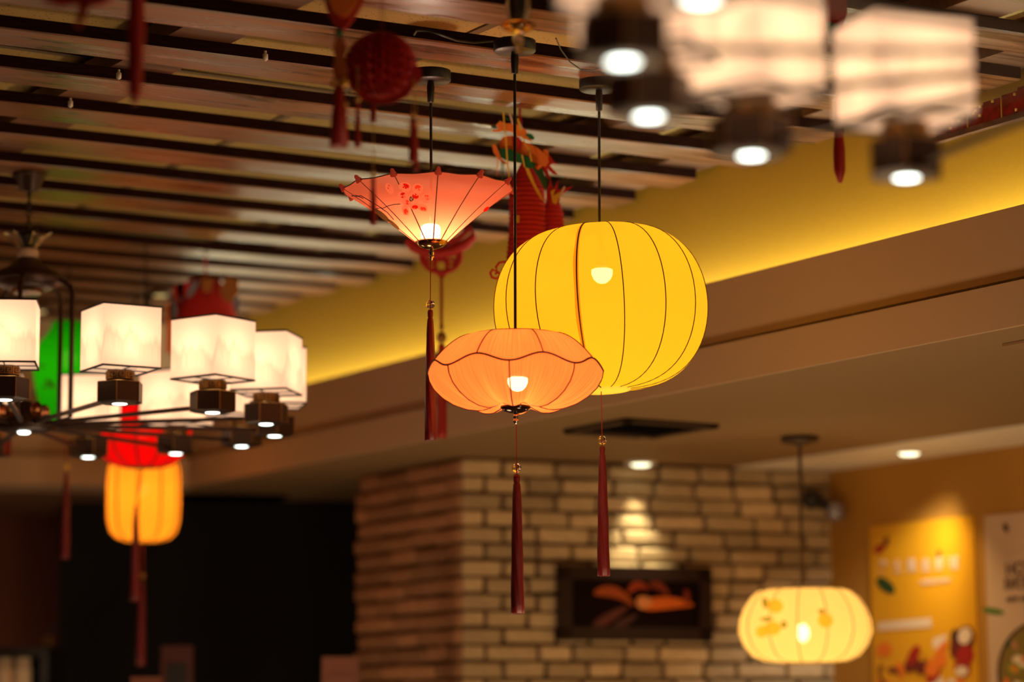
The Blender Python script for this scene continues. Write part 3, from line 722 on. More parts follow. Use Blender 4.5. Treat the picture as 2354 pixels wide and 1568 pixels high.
# ------------------------------------------------------------------ honeycomb ball and its neighbours (near, out of focus)
HY = 4.75; s = HY / F
hc = at(875, 155, HY)
hb = thing('honeycomb_ball', hc, 'dark red honeycomb paper ball with hanging tassels near the ceiling', 'decoration')
rows = []
n1_, n2_ = 28, 22
for j in range(n2_ + 1):
    t = -pi / 2 + pi * j / n2_; row = []
    for k in range(n1_ * 2):
        a = 2 * pi * k / (n1_ * 2); cell = .80 if ((k + (j // 1) * 1) % 2 == 0 and 1 < j < n2_ - 1) else 1
        if k % 2 == 0 and (j + k // 2) % 2: cell = .72
        r = 87 * s * cos(t) * cell; row.append(hc + Vector((r * cos(a) + .0001, r * sin(a), 85 * s * sin(t))))
    rows.append(row)
G().grid(rows, True, False).build('honeycomb_paper', M_RED, hb)
G().plate([at(x, y, HY - .03) for x, y in ((800, 190), (830, 228), (860, 240), (905, 238), (935, 222), (950, 200), (962, 190), (971, 178), (968, 158), (952, 150), (945, 168), (935, 195), (915, 215), (880, 228), (850, 222), (825, 200))], (0, .002, 0)).build('paper_ear', M_RED, hb)
G().tube([at(875, 70, HY), (at(875, 70, HY).x, HY, CZ + .004)], .0008, 5).tube([at(882, 70, HY), (at(884, 70, HY).x, HY, CZ + .004)], .0008, 5).build('string', M_THREAD, hb)
def small_tassel(parent, x, y0, y1, y2, Y, r0, r1, bead=True, mt=M_TASSEL2):
    G().tube([at(x, y0, Y), at(x, y1 + 3, Y)], .0009, 5).build('string', M_GOLDT, parent)
    if bead: G().ball(at(x, y1 - 6, Y), .0055, 12).build('bead', M_GOLDB, parent)
    p = at(x, y1, Y); tassel(G(), p, p.z - at(x, y2, Y).z, r0, r1, 24, 12).build('tassel', mt, parent)
small_tassel(hb, 822, 150, 235, 338, HY - .085, .004, .006); small_tassel(hb, 858, 240, 405, 515, HY - .02, .004, .0065)
small_tassel(hb, 949, 180, 270, 372, HY - .06, .005, .008); small_tassel(hb, 956, 185, 292, 392, HY - .05, .004, .005)
g = G(); tassel(g, at(858, 242, HY - .02), .03, .006, .007, 20, 9).build('knot', M_TASSEL2, hb)

gy = 4.55
gd = thing('gourd_charm', at(785, 30, gy), 'orange paper charm edged in red with a wide red tassel, left of the honeycomb ball', 'decoration')
op = lambda pts, Y: [at(x, y, Y) for x, y in pts]
G().plate(op([(748, -45), (745, 0), (752, 25), (765, 48), (776, 70), (790, 70), (805, 50), (822, 28), (836, 0), (834, -45), (810, -65), (770, -65)], gy), (0, .012, 0)).build('red_border', M_RED, gd)
G().plate(op([(757, -38), (754, 0), (766, 25), (785, 37), (800, 34), (816, 14), (824, -2), (822, -38), (800, -52), (772, -52)], gy - .008), (0, .008, 0)).build('orange_face', M_ORANGE, gd)
G().ball(at(780, 75, gy), .008, 12).build('bead', M_GREEN, gd)
G().plate(op([(772, 85), (764, 110), (770, 135), (763, 160), (770, 188), (795, 188), (800, 160), (792, 135), (798, 110), (788, 85)], gy), (0, .004, 0)).build('orange_plaque', pbr('dull_orange_paper', (.40, .09, .015), .6), gd)
G().ball(at(768, 192, gy), .008, 12).ball(at(792, 190, gy), .008, 12).build('bead', M_GOLDB, gd)
G().tube([at(790, -65, gy), (at(790, 0, gy).x, gy, CZ + .004)], .0008, 5).tube([at(780, 70, gy), at(780, 90, gy)], .0008, 5).build('string', M_THREAD, gd)
p = at(779, 192, gy); g = G()
g.lathe([(.003, 0), (.008, -.01), (.012, -.05), (.017, -.115), (.0001, -.112)], p, 30, mod=lambda a, z: 1 + .1 * sin(15 * a)).build('tassel', M_TASSEL2, gd)
p = at(794, 243, gy); tassel(G(), p, .075, .003, .0055, 16, 8).build('tassel', M_TASSEL2, gd)
G().ball(at(794, 240, gy), .005, 10).build('bead', M_GOLDB, gd)

ty = 4.2
rt = thing('hanging_tassel', at(312, 0, ty), 'long blurred red tassel hanging at the upper left', 'tassel')
g = G(); p = at(315, -60, ty)
g.lathe([(.006, .0), (.0125, -.03), (.0145, -.09), (.013, -.15), (.011, -.20), (.004, -.222), (.0001, -.222)], p, 30, mod=lambda a, z: 1 + .06 * sin(15 * a)).build('strands', M_TASSEL2, rt)
G().tube([p, (p.x, p.y, CZ + .004)], .001, 5).build('string', M_THREAD, rt)
rk = thing('paper_knot', at(180, -20, 4.0), 'blurred red paper knot at the top left corner with a short tail', 'decoration')
G().plate(op([(85, -50), (100, 2), (140, 14), (170, 10), (200, 14), (235, 10), (265, -8), (275, -50)], 4.0), (0, .01, 0)).build('knot', M_RED, rk)
G().plate(op([(182, 5), (210, 5), (196, 40), (184, 62), (172, 60), (178, 30)], 4.0), (0, .004, 0)).build('tail', M_RED, rk)
G().tube([at(180, -45, 4.0), (at(180, 0, 4.0).x, 4.0, CZ + .004)], .001, 5).build('string', M_THREAD, rk)

# glass finial pendant
py_ = 4.9; gp = thing('glass_pendant', at(1191, 30, py_), 'clear glass bell finial with an orange glint hanging at the top centre', 'pendant')
g = G(); c = at(1191, 20, py_); s = py_ / F
G().lathe([(.012, -35 * s), (.016, -10 * s), (.018, 20 * s), (.012, 40 * s), (.010, 120 * s)], c, 20).build('dark_stem', M_BLACK, gp)
G().lathe([(.0001, -46 * s), (.010, -52 * s), (.028, -50 * s), (.034, -42 * s), (.026, -34 * s), (.012, -30 * s), (.0001, -30 * s)], c, 32).build('glass_dish', glass('amber_glass', (1, .72, .42)), gp)  # orange reflection is put into the dish's glass colour
G().lathe([(.0001, -108 * s), (.010, -105 * s), (.004, -98 * s), (.009, -88 * s), (.012, -72 * s), (.010, -56 * s), (.004, -50 * s)], c, 20).build('glass_drop', M_GLASS, gp)
for k in range(6):
    a = k * pi / 3 + .3
    G().tube([c + Vector((.018 * cos(a), .018 * sin(a), -25 * s)), c + Vector((.024 * cos(a), .024 * sin(a), 5 * s)), c + Vector((.022 * cos(a), .022 * sin(a), 35 * s))], .003, 8).build('glass_rod', M_GLASS, gp)
G().tube([c + zz * .06, (c.x, c.y, CZ + .004)], .004, 8).build('stem', M_BLACK, gp)

# loose cables on the ceiling
cb1 = thing('cable', onz(1040, 92, 1.47), 'black cable looping out of the slats to the middle ceiling canopy', 'cable')
G().tube([onz(x, y, z) for x, y, z in ((952, 80, 1.5), (958, 70, 1.485), (985, 70, 1.475), (1015, 80, 1.47), (1050, 93, 1.465), (1090, 98, 1.47), (1133, 94, 1.478))], .0022, 8).build('wire', M_BLACK, cb1)
cb2 = thing('cable', onz(1310, 150, 1.47), 'thin cable curving down to the canopy of the yellow lantern', 'cable')
G().tube([onz(x, y, z) for x, y, z in ((1278, 88, 1.5), (1290, 115, 1.49), (1310, 142, 1.48), (1335, 160, 1.475), (1360, 162, 1.48), (1385, 152, 1.49))], .0016, 8).build('wire', M_BLACK, cb2)

# ------------------------------------------------------------------ paper dragon
dy = 6.42
dg = thing('paper_dragon', at(1210, 400, dy), 'orange, green and red cut paper dragon hanging between umbrella lamp and yellow lantern', 'decoration')
def cut(pts, m, name, dY=0, yaw=0, th=.0012):
    cx = sum(p[0] for p in pts) / len(pts)
    ps = [at(x, y, dy + dY + (x - cx) * yaw * dy / F) for x, y in pts]
    return G().plate(ps, (0, th, 0)).build(name, m, dg)
cut([(1140, 287), (1150, 278), (1164, 284), (1180, 283), (1196, 290), (1205, 296), (1216, 309), (1218, 318), (1226, 328), (1214, 322), (1200, 316), (1186, 312), (1180, 305), (1166, 301), (1158, 300), (1148, 303), (1132, 303), (1131, 299), (1146, 297)], M_ORANGE, 'mane', -.03, .3)
cut([(1126, 288), (1134, 279), (1152, 275), (1144, 281), (1141, 291), (1145, 296), (1132, 294)], M_GREEN, 'curl', -.028)
cut([(1143, 290), (1150, 288), (1154, 294), (1146, 297)], M_BLACK, 'eye', -.034)
cut([(1150, 265), (1154, 264), (1172, 276), (1170, 278), (1153, 268), (1158, 275), (1150, 268)], M_GREEN, 'whisker', -.02)
cut([(1153, 318), (1160, 313), (1176, 311), (1192, 315), (1200, 325), (1218, 330), (1236, 340), (1246, 348), (1258, 358), (1262, 372), (1254, 384), (1240, 378), (1226, 372), (1219, 364), (1214, 358), (1200, 354), (1186, 350), (1168, 342), (1150, 342), (1146, 330)], M_ORANGE, 'head', .0, -.5)
cut([(1176, 312), (1192, 315), (1200, 326), (1198, 344), (1184, 346), (1178, 335)], M_RED, 'cheek', -.004)
cut([(1207, 311), (1213, 306), (1222, 308), (1229, 316), (1227, 321), (1217, 320), (1213, 314)], M_GREEN, 'eye_ring', -.035)
cut([(1131, 332), (1140, 332), (1144, 342), (1148, 352), (1152, 366), (1160, 370), (1168, 380), (1154, 374), (1142, 362), (1134, 350)], M_ORANGE, 'horn', -.01)
cut([(1147, 342), (1160, 341), (1175, 343), (1186, 350), (1200, 356), (1216, 362), (1224, 372), (1226, 384), (1218, 388), (1208, 384), (1202, 376), (1192, 374), (1180, 372), (1168, 370), (1158, 366), (1148, 358), (1145, 350)], M_GREEN, 'crest', -.02, -.6)
cut([(1222, 364), (1234, 372), (1246, 386), (1252, 404), (1258, 422), (1256, 436), (1248, 428), (1240, 412), (1230, 396), (1222, 382)], pbr('dark_green_paper', (.02, .10, .02), .6), 'crest', .0, -.5)
cut([(1206, 382), (1214, 384), (1222, 402), (1230, 422), (1240, 440), (1252, 464), (1244, 458), (1232, 440), (1222, 420), (1212, 400)], M_YEL, 'beard', -.012)
for x0, y0, x1, y1, wd in ((1157, 258, 1161, 306, 1.6), (1162, 303, 1166, 366, 1.6), (1166, 366, 1171, 412, 1.6), (1190, 272, 1196, 300, 2.2), (1198, 312, 1218, 350, 1.6), (1200, 356, 1206, 384, 1.6), (1216, 340, 1222, 372, 1.6)):
    cut([(x0 - wd, y0), (x0 + wd, y0), (x1 + wd, y1), (x1 - wd, y1)], M_YEL, 'whisker', -.045)
for x0, y0, x1, y1 in ((1172, 262, 1180, 286), (1192, 278, 1200, 296)):
    cut([(x0 - 2, y0), (x0 + 2, y0), (x1 + 3, y1), (x1 - 3, y1)], M_PALE, 'paper_tab', -.04)
for x0, y0, x1, y1 in ((1144, 364, 1142, 404), (1158, 374, 1155, 414), (1154, 372, 1152, 396)):
    cut([(x0 - 1.2, y0), (x0 + 1.2, y0), (x1 + .8, y1), (x1 - .8, y1)], M_GREEN if x0 > 1145 else M_ORANGE, 'fringe', -.015)
cut([(1232, 346), (1243, 342), (1250, 350), (1248, 364), (1240, 378), (1236, 392), (1230, 386), (1234, 370)], M_RED, 'ear', -.01)
cut([(1250, 343), (1260, 346), (1262, 358), (1256, 372), (1246, 382), (1238, 390), (1234, 386), (1242, 374), (1248, 360)], M_ORANGE, 'ear', -.014)
cut([(1256, 352), (1266, 360), (1274, 372), (1282, 377), (1270, 376), (1264, 380), (1272, 390), (1278, 396), (1284, 402), (1272, 400), (1262, 392), (1258, 386), (1262, 400), (1266, 414), (1258, 408), (1250, 396), (1244, 384), (1250, 368)], M_CREPE, 'flame', .01)
cut([(1256, 440), (1266, 412), (1272, 436), (1284, 412), (1282, 436), (1300, 432), (1318, 428), (1306, 438), (1290, 448), (1286, 462), (1276, 470), (1264, 468), (1256, 456)], M_CREPE, 'tail_flame', .03)
cut([(1266, 440), (1276, 434), (1272, 450), (1288, 440), (1284, 456), (1278, 470), (1270, 466)], M_YEL, 'tail_flame', .02)
cut([(1286, 448), (1296, 428), (1300, 430), (1292, 450), (1284, 458)], M_PALE, 'tail_flame', .015)
# pleated crepe body
def pleats(cxs, y0, y1, half, name, dYc, n, seg=24, sc=.8):
    rows = []
    for j in range(n * 2 + 1):
        y = y0 + (y1 - y0) * j / (n * 2); k = 1 if j % 2 else .93
        cx = cxs(y); hw = half(y) * k
        row = []
        for i in range(seg):
            a = 2 * pi * i / seg; c = at(cx + hw * cos(a), y, dy + dYc)
            row.append(c + Vector((0, hw * sin(a) * dy / F * sc, 0)))
        rows.append(row)
    return G().grid(rows[::-1], True, False).build(name, M_CREPE, dg)
pleats(lambda y: 1206 + 6 * sin((y - 400) / 60) + (0 if y > 430 else (430 - y) * .1), 376, 640, lambda y: min(43, 12 + (y - 376) * .55), 'crepe_body', .09, 24)
pleats(lambda y: 1268 + (y - 430) * .06, 436, 640, lambda y: min(24, 8 + (y - 436) * .3), 'crepe_body', .14, 20)
cut([(1182, 495), (1194, 495), (1194, 512), (1182, 512)], pbr('gold_tag', (.7, .42, .06), .3, .3), 'tag', -.12)
g = G()
g.tube([at(1195, 290, dy), at(1194, 215, dy), (at(1191, 100, dy).x, dy, CZ + .01)], .0012, 5).tube([at(1197, 300, dy), at(1196, 215, dy), (at(1199, 100, dy).x, dy, CZ + .01)], .0009, 5)
g.build('string', pbr('bright_red_thread', (.5, .01, .01), .5), dg)
pts = [at(x, y, dy - .1) for x, y in ((1160, 618), (1166, 610), (1160, 602), (1148, 604), (1140, 614), (1143, 624), (1132, 620), (1127, 628), (1131, 638), (1142, 641), (1150, 634), (1146, 626), (1138, 630))]
G().tube(pts + [at(1170, 640, dy - .08)][:0], .0032, 8).tube([at(1160, 618, dy - .1), at(1185, 636, dy - .02), at(1200, 630, dy + .03)], .003, 8).build('tail_curl', M_RED, dg)

# ------------------------------------------------------------------ red fretwork knot behind the umbrella lamp
ky = 7.1; s = ky / F
kn = thing('fretwork_knot', at(1012, 560, ky), 'red openwork fan knot with a long tassel partly hidden by the umbrella lamp', 'decoration')
kp = lambda x, y, o=0: at(x, y, ky + o)
g = G()
g.tube([kp(938, 552), kp(948, 566), kp(975, 578), kp(1010, 584), kp(1045, 576), kp(1070, 562), kp(1088, 545)], [.012, .014, .015, .015, .015, .015, .012], 8).build('lower_band', M_RED, kn)
G().tube([kp(945, 530), kp(975, 556), kp(1012, 560), kp(1050, 552), kp(1082, 524), kp(1088, 545)], .009, 8).build('upper_band', M_RED, kn)
for k in range(15):
    t = k / 14; x = 940 + 148 * t; y = 556 + 30 * sin(pi * t) * 1.1 - 8 * t
    G().ball(kp(x, y), .0075, 8).build('scallop', M_RED, kn)
def loop(cx, cy, a, b, n=16): return [kp(cx + a * cos(2 * pi * k / n), cy + b * sin(2 * pi * k / n)) for k in range(n + 1)]
G().tube(loop(1014, 590, 45, 36, 28), .0065, 8).build('fret_ring', M_RED, kn)
for cx, cy, a, b in ((992, 590, 16, 18), (1036, 590, 16, 18), (1014, 606, 15, 20), (1014, 585, 13, 14), (990, 608, 12, 12), (1038, 608, 12, 12)):
    G().tube(loop(cx, cy, a, b), .0048, 6).build('fret_loop', M_RED, kn)
G().plate([kp(992, 620), kp(1036, 620), kp(1016, 642)], (0, .008, 0)).build('fret_tip', M_RED, kn)
G().tube([kp(1014, 350, 0), kp(1014, 560, 0)], .002, 6).tube([kp(1014, 552), (kp(1014, 500).x, ky, CZ + .01)], .002, 6).build('string', pbr('dull_thread', (.16, .05, .03), .6), kn)
G().tube([kp(1015, 638), kp(1015, 760)], .0045, 8).build('cord', M_THREAD, kn)
G().ball(kp(1015, 776), .0135, 14, .017).ball(kp(1015, 752), .007, 10).build('bead', pbr('old_gold', (.35, .16, .03), .4, .5), kn)
p = kp(1015, 790); tassel(G(), p, p.z - kp(1015, 1006).z, .010, .0145, 30, 14).build('tassel', M_TASSEL2, kn)

# ------------------------------------------------------------------ red lion ornament behind the left chandelier
ry = 8.2
rl = thing('paper_lion', at(470, 700, ry), 'blurred red paper figure with blue and gold trim behind the left chandelier', 'decoration')
rp = lambda pts, o=0: [at(x, y, ry + o) for x, y in pts]
pr_ = [(.01, .13), (.05, .12), (.085, .07), (.105, 0), (.105, -.1), (.09, -.2), (.06, -.25), (.0001, -.26)]
G().lathe(pr_[::-1], at(468, 730, ry), 28, mod=lambda a, z: 1 + .05 * sin(14 * a)).build('body', M_CREPE, rl)
M_BLUEG = pbr('grey_blue_paper', (.18, .16, .2), .6)
for pts, m_, nm in (([(405, 655), (418, 646), (424, 660), (418, 690), (410, 690)], M_BLUEG, 'trim_band'), ([(440, 650), (458, 645), (450, 668), (435, 685), (428, 680)], M_BLUEG, 'trim_band'),
                    ([(388, 700), (400, 680), (408, 720), (396, 740), (388, 730)], M_BLUEG, 'trim_band'), ([(460, 640), (490, 640), (485, 670), (468, 672)], pbr('brown_gold_paper', (.30, .10, .01), .6), 'crown'),
                    ([(515, 645), (530, 636), (548, 645), (545, 680), (530, 694), (515, 690), (505, 670)], MATS['brown_gold_paper'], 'ear'), ([(398, 660), (412, 650), (440, 648), (430, 670), (412, 690), (398, 690)], M_RED, 'ear'),
                    ([(535, 690), (550, 680), (553, 700), (545, 720), (538, 712)], M_BLUEG, 'trim_band'), ([(383, 700), (396, 690), (400, 800), (382, 815)], M_ORANGE, 'side_flap')):
    G().plate(rp(pts, -.12), (0, .004, 0)).build(nm, m_, rl)
G().tube([at(472, 650, ry), (at(472, 600, ry).x, ry, CZ + .01)], .004, 6).build('string', M_TASSEL2, rl)

# ------------------------------------------------------------------ red banner hung on the yellow wall top right
vz = onplane(2354, 262, PS(pw - .02, 0, 0), NN).z
sA_ = onplane(2150, 322, PS(pw - .02, 0, 0), NN).dot(A)
vb = thing('red_banner', PS(pw - .02, sA_ - .5, vz), 'red glittery paper valance hung along the yellow wall at the upper right', 'banner')
g = G(); n = 24; g.v = []
hh = CZ - vz - .002
for k in range(n):
    a_ = sA_ - k * .06
    G_h = hh * (.55 + .45 * min(1, k / 7))
    g.box(PS(pw - .022 - .004 * (k % 2), a_ - .058, vz), A * .056, NN * .004, zz * G_h)
g.build('paper_panels', pbr('red_glitter_paper', (.30, .006, .004), .5, var=.6, bscale=40), vb)
G().box(PS(pw - .035, sA_ - 1.45, vz - .012), A * 1.47, NN * .02, zz * .014).build('batten', M_JOIST, vb)
gg = G(); r4 = random.Random(9)
for k in range(60):
    gg.cbox(PS(pw - .034, sA_ - r4.uniform(.05, 1.3), vz + r4.uniform(.01, hh - .02)), .006, .003, .006)
o = gg.build('gold_flecks', M_GOLDB, vb); o['kind'] = 'stuff'
# red ornament between the near shades
oy = 5.2
ro = thing('hanging_ornament', at(1915, 60, oy), 'red and green ornament with a dark red tassel between the two near cube shades', 'decoration')
G().plate([at(x, y, oy) for x, y in ((1896, -30), (1945, -30), (1948, 30), (1936, 60), (1942, 100), (1925, 120), (1905, 90), (1898, 40))], (0, .01, 0)).build('red_body', M_RED, ro)
G().plate([at(x, y, oy - .012) for x, y in ((1900, 50), (1925, 55), (1935, 70), (1925, 100), (1905, 95))], (0, .01, 0)).build('green_leaf', M_GREEN, ro)
G().tube([at(1925, 100, oy), at(1926, 225, oy)], .002, 6).tube([at(1925, -25, oy), (at(1925, 0, oy).x, oy, CZ + .01)], .0015, 6).build('string', M_THREAD, ro)
G().ball(at(1926, 210, oy), .006, 12).build('bead', M_GOLDB, ro)
p = at(1926, 216, oy); G().lathe([(.004, 0), (.008, -.01), (.009, -.08), (.0125, -.12), (.012, -.16), (.004, -.185), (.0001, -.185)], p, 26, mod=lambda a, z: 1 + .08 * sin(13 * a)).build('tassel', M_TASSEL2, ro)

# ================================================================== CHANDELIERS
ZB = .797                                   # lens level of the boxes above the camera
M_CS = shade_mat('printed_paper_shade', lin((255, 222, 194)), .37, .0, mountains=True, transl=.7)
S_ = .15
def chandelier(cx, cyy, phase, label, RR, skip=()):
    base = Vector((cx, cyy, CAMZ + ZB))
    t = thing('chandelier', base, label, 'chandelier')
    # meshes in a frame whose +x points outward from the hub, origin at the lens of a box
    loc = {}
    # local builders
    def L_(g_, name, mat): return g_.mesh(name, mat)
    hx = G(); rb = .058
    hx.cap = True
    pts = lambda r, z: [(r * cos(pi / 6 + k * pi / 3), r * sin(pi / 6 + k * pi / 3), z) for k in range(6)]
    rows = [pts(rb - .012, 0), pts(rb, .004), pts(rb, .05), pts(rb - .002, .053)]
    hx.grid(rows, True, False); hx.quad(*rows[0][::-1]); hx.quad(*rows[-1]); hex_me = L_(hx, 'hexagonal_box', M_BRONZE)
    ed = G()
    for k in range(6):
        a = pi / 6 + k * pi / 3; ed.tube([(rb * cos(a), rb * sin(a), .003), (rb * cos(a), rb * sin(a), .052)], .0012, 4)
    top_ = pts(rb, .052); ed.tube(top_ + [top_[0]], .001, 4); edge_me = L_(ed, 'gold_edge', M_GOLDEDGE)
    led = G().lathe([(.0001, -.0015), (.014, -.0013), (.0185, 0), (.0185, .003), (.0001, .003)], (0, 0, 0), 20); led_me = L_(led, 'led_lens', M_LED)
    nk = G().lathe([(.020, .053), (.030, .057), (.034, .059), (.034, .081), (.031, .083), (.0001, .084)], (0, 0, 0), 28); neck_me = L_(nk, 'socket_ring', M_BRONZE)
    mk = G()                                  # meander pattern round the ring
    for k in range(10):
        a0_ = 2 * pi * k / 10
        def bar(u0, u1, v0, v1):
            r = .0345; n_ = 2; rows_ = []
            for q_ in range(n_ + 1):
                a = a0_ + (u0 + (u1 - u0) * q_ / n_) * 2 * pi / 10
                rows_.append([(r * cos(a), r * sin(a), v0), ((r + .0012) * cos(a), (r + .0012) * sin(a), v0), ((r + .0012) * cos(a), (r + .0012) * sin(a), v1), (r * cos(a), r * sin(a), v1)])
            mk.grid(rows_, True, False); mk.quad(*rows_[0]); mk.quad(*rows_[-1][::-1])
        z0, z1 = .0615, .0785; w_ = .0022
        bar(.0, .12, z0, z1); bar(.12, .88, z1 - w_, z1); bar(.78, .88, z0 + .004, z1); bar(.3, .88, z0 + .004, z0 + .004 + w_); bar(.3, .4, z0 + .004, z1 - .005); bar(.4, .62, z1 - .005 - w_, z1 - .005); bar(0, 1, z0 - .001, z0 + .001)
    meander_me = L_(mk, 'meander_band', M_GOLDEDGE)
    sh = G(); h_ = S_ / 2; z0, z1 = .084, .236
    cs = [(-h_, -h_), (h_, -h_), (h_, h_), (-h_, h_)]
    for k in range(4):
        (x0, y0), (x1, y1) = cs[k], cs[(k + 1) % 4]
        sh.grid([[(x0 + (x1 - x0) * i / 4, y0 + (y1 - y0) * i / 4, z0 + (z1 - z0) * j / 4) for i in range(5)] for j in range(5)], False, False)
    # local print coordinates are measured from the middle of the shade
    zmid = .16; sh.v = [v - Vector((0, 0, zmid)) for v in sh.v]; shade_me = L_(sh, 'cube_shade', M_CS)
    fr = G(); e = .0022
    f2 = G()
    for k in range(4):
        (x0, y0), (x1, y1) = cs[k], cs[(k + 1) % 4]
        fr.tube([(x0, y0, z0 - zmid), (x1, y1, z0 - zmid)], .0027, 6); f2.tube([(x0, y0, z1 - zmid), (x1, y1, z1 - zmid)], .0027, 6)
    top_frame_me = L_(f2, 'top_frame', M_BLACK)
    fr.tube([(-h_, 0, z0 - zmid), (h_, 0, z0 - zmid)], .0016, 5).tube([(0, -h_, z0 - zmid), (0, h_, z0 - zmid)], .0016, 5)
    frame_me = L_(fr, 'shade_frame', M_BLACK)
    bl = G().ball((0, 0, .0), .021, 16); bulb_me = L_(bl, 'bulb', M_BULB)
    arm = G(); w2 = .005
    arm.box((.07, -w2, .012), (RR - .07 - .045, 0, 0), (0, 2 * w2, 0), (0, 0, .010)); arm_me = L_(arm, 'arm', M_BRONZE)
    for k in range(15):
        a = phase + k * 2 * pi / 15
        if k in skip: continue
        pos = Vector((RR * cos(a), RR * sin(a), 0))
        inst(arm_me, 'arm', t, (0, 0, 0), a)
        hb_ = inst(hex_me, 'hexagonal_box', t, pos, a)
        inst(edge_me, 'gold_edge', hb_); inst(led_me, 'led_lens', hb_); inst(neck_me, 'socket_ring', hb_); inst(meander_me, 'meander_band', hb_)
        s_o = inst(shade_me, 'cube_shade', t, pos + Vector((0, 0, zmid)), a)
        inst(frame_me, 'bottom_frame', s_o); inst(top_frame_me, 'top_frame', s_o); inst(bulb_me, 'bulb', s_o, (0, 0, -.012))
        light('POINT', base + pos + Vector((0, 0, zmid + .02)), .055, (1, .84, .64), .03)
    # hub
    G().lathe([(.0001, 0), (.06, .0), (.085, .008), (.09, .018), (.07, .032), (.03, .05), (.02, .08), (.0001, .085)], base, 32).build('hub', M_BRONZE, t)
    G().lathe([(.0001, -.006), (.012, -.006), (.017, -.002), (.0001, .001)], base, 20).build('led_lens', M_LED, t)
    for k in range(5):                         # crystals round the hub
        a = k * 2 * pi / 5 + .5
        G().ball(base + Vector((.055 * cos(a), .055 * sin(a), .055)), .016, 10, .022).build('crystal', glass('smoky_glass', (.8, .5, .35)), t)
    for k in range(5):
        a = radians(-87) + k * 2 * pi / 5; d = Vector((cos(a), sin(a), 0))
        G().tube([base + d * .085 + zz * .02, base + d * .133 + zz * .035, base + d * .133 + zz * .36, base + d * .128 + zz * .385, base + d * .09 + zz * .41, base + d * .06 + zz * .415], .0068, 8).build('rod', M_BRONZE, t)
    T0 = base.z
    G().lathe([(.0001, .385), (.06, .385), (.095, .40), (.10, .415), (.085, .43), (.05, .445), (.03, .468), (.02, .472)], base, 32).build('upper_plate', M_BRONZE, t)
    G().lathe([(.0001, .370), (.034, .371), (.038, .374), (.036, .378), (.0001, .385)], base, 28).build('glass_plate', pbr('frosted_glass', (.5, .42, .38), .3), t)
    for k in range(12):
        a = 2 * pi * k / 12
        G().tube([base + Vector((.037 * cos(a), .037 * sin(a), .377)), base + Vector((.037 * cos(a), .037 * sin(a), .415))], .005, 6).build('crystal_rod', glass('amber_glass'), t)
    G().lathe([(.015, .468), (.026, .470), (.0285, .478), (.0285, .488), (.026, .495), (.015, .497)], base, 24).build('white_collar', pbr('milk_glass', (.62, .45, .33), .4), t)
    G().lathe([(.02, .497), (.018, .51), (.026, .525), (.028, .535), (.015, .545), (.0001, .548)], base, 20).build('upper_bulb', M_BLACK, t)
    for k in range(6):
        a = k * pi / 3; d = Vector((cos(a), sin(a), 0))
        G().tube([base + d * .02 + zz * .497, base + d * .035 + zz * .515, base + d * .05 + zz * .527, base + d * .062 + zz * .535, base + d * .068 + zz * .528], [.0035, .004, .006, .008, .003], 8).build('glass_scroll', M_GLASS, t)
    for k in range(7):                         # chain
        z = .548 + k * .014
        ring = [base + Vector(((.006 * cos(q_)) * (k % 2), (.006 * cos(q_)) * ((k + 1) % 2), z + .009 * sin(q_))) for q_ in [2 * pi * i / 10 for i in range(11)]]
        G().tube(ring, .0022, 5).build('chain_link', M_BLACK, t)
    ct = 1.5 - ZB
    G().tube([base + zz * .64, base + zz * (ct - .03)], .0055, 8).build('stem', M_BLACK, t)
    G().lathe([(.012, ct - .052), (.025, ct - .048), (.038, ct - .014), (.047, ct - .008), (.047, ct)], base, 28).build('ceiling_canopy', pbr('brushed_bronze', (.05, .028, .02), .35, .6), t)
    return t
chandelier(-1.304, 6.925, radians(-83.4), 'dark bronze ring chandelier with cream cube shades at the left edge', .672)
chandelier(.825, 3.10, radians(110.9), 'blurred near chandelier with cube shades and bright downlights at the upper right', .69)

# ================================================================== LANTERNS FAR BACK
def ribbed(g_, c, prof, seg=96, nr=12, pinch=.03, ph=0):
    g_.cap = False
    return g_.lathe(prof, c, seg, mod=lambda a, z: 1 - pinch * (1 - abs(cos(nr * (a - ph) / 2)) ** .6))
# green
Yg = 8.3; s = Yg / F; gc = at(154, 860, Yg)
gl = thing('green_lantern', gc, 'glowing green drop shaped cloth lantern behind the left chandelier', 'lantern')
prof = [(r * s, z * s) for r, z in ((30, -130), (45, -110), (62, -75), (72, -30), (78, 10), (77, 45), (66, 70), (50, 90), (38, 110), (36, 121))]
M_GS = shade_mat('green_cloth', lin((30, 165, 5)), .26, .08)
ribbed(G(), gc, prof, nr=8, pinch=.05).build('lamp_shade', M_GS, gl)
bc = at(155, 826, Yg); G().ball(bc, .03, 16).build('bulb', glow('dim_bulb', (1, .8, .35), 1.6), gl); light('POINT', bc - zz * .03, .8, (1, .85, .5), .03)
for x, y, a, b in ((85, 835, 9, 4), (97, 842, 6, 3), (112, 878, 8, 5), (120, 888, 5, 7), (104, 890, 7, 3), (80, 905, 3, 10)):
    cy = at(x, y, Yg - .06 if x > 100 else Yg - .04); G().plate([at(x + a * cos(q_), y + b * sin(q_), Yg - (.075 if x < 90 else .095)) for q_ in [2 * pi * k / 10 for k in range(10)]], (0, .002, 0)).build('painted_flower', pbr('vine_print', (.08, .03, .005), .6), gl)
G().tube([gc + zz * 119 * s, (gc.x, gc.y, CZ + .01)], .003, 6).build('cord', M_BLACK, gl)
G().lathe([(36 * s, 119 * s), (20 * s, 124 * s), (.0001, 125 * s)], gc, 20).build('top_cap', M_BLACK, gl)
G().tube([gc - zz * 130 * s, at(153, 1070, Yg)], .002, 6).build('thread', M_THREAD, gl)
G().ball(at(153, 1074, Yg), .011, 14).build('bead', M_GOLDB, gl); p = at(153, 1085, Yg)
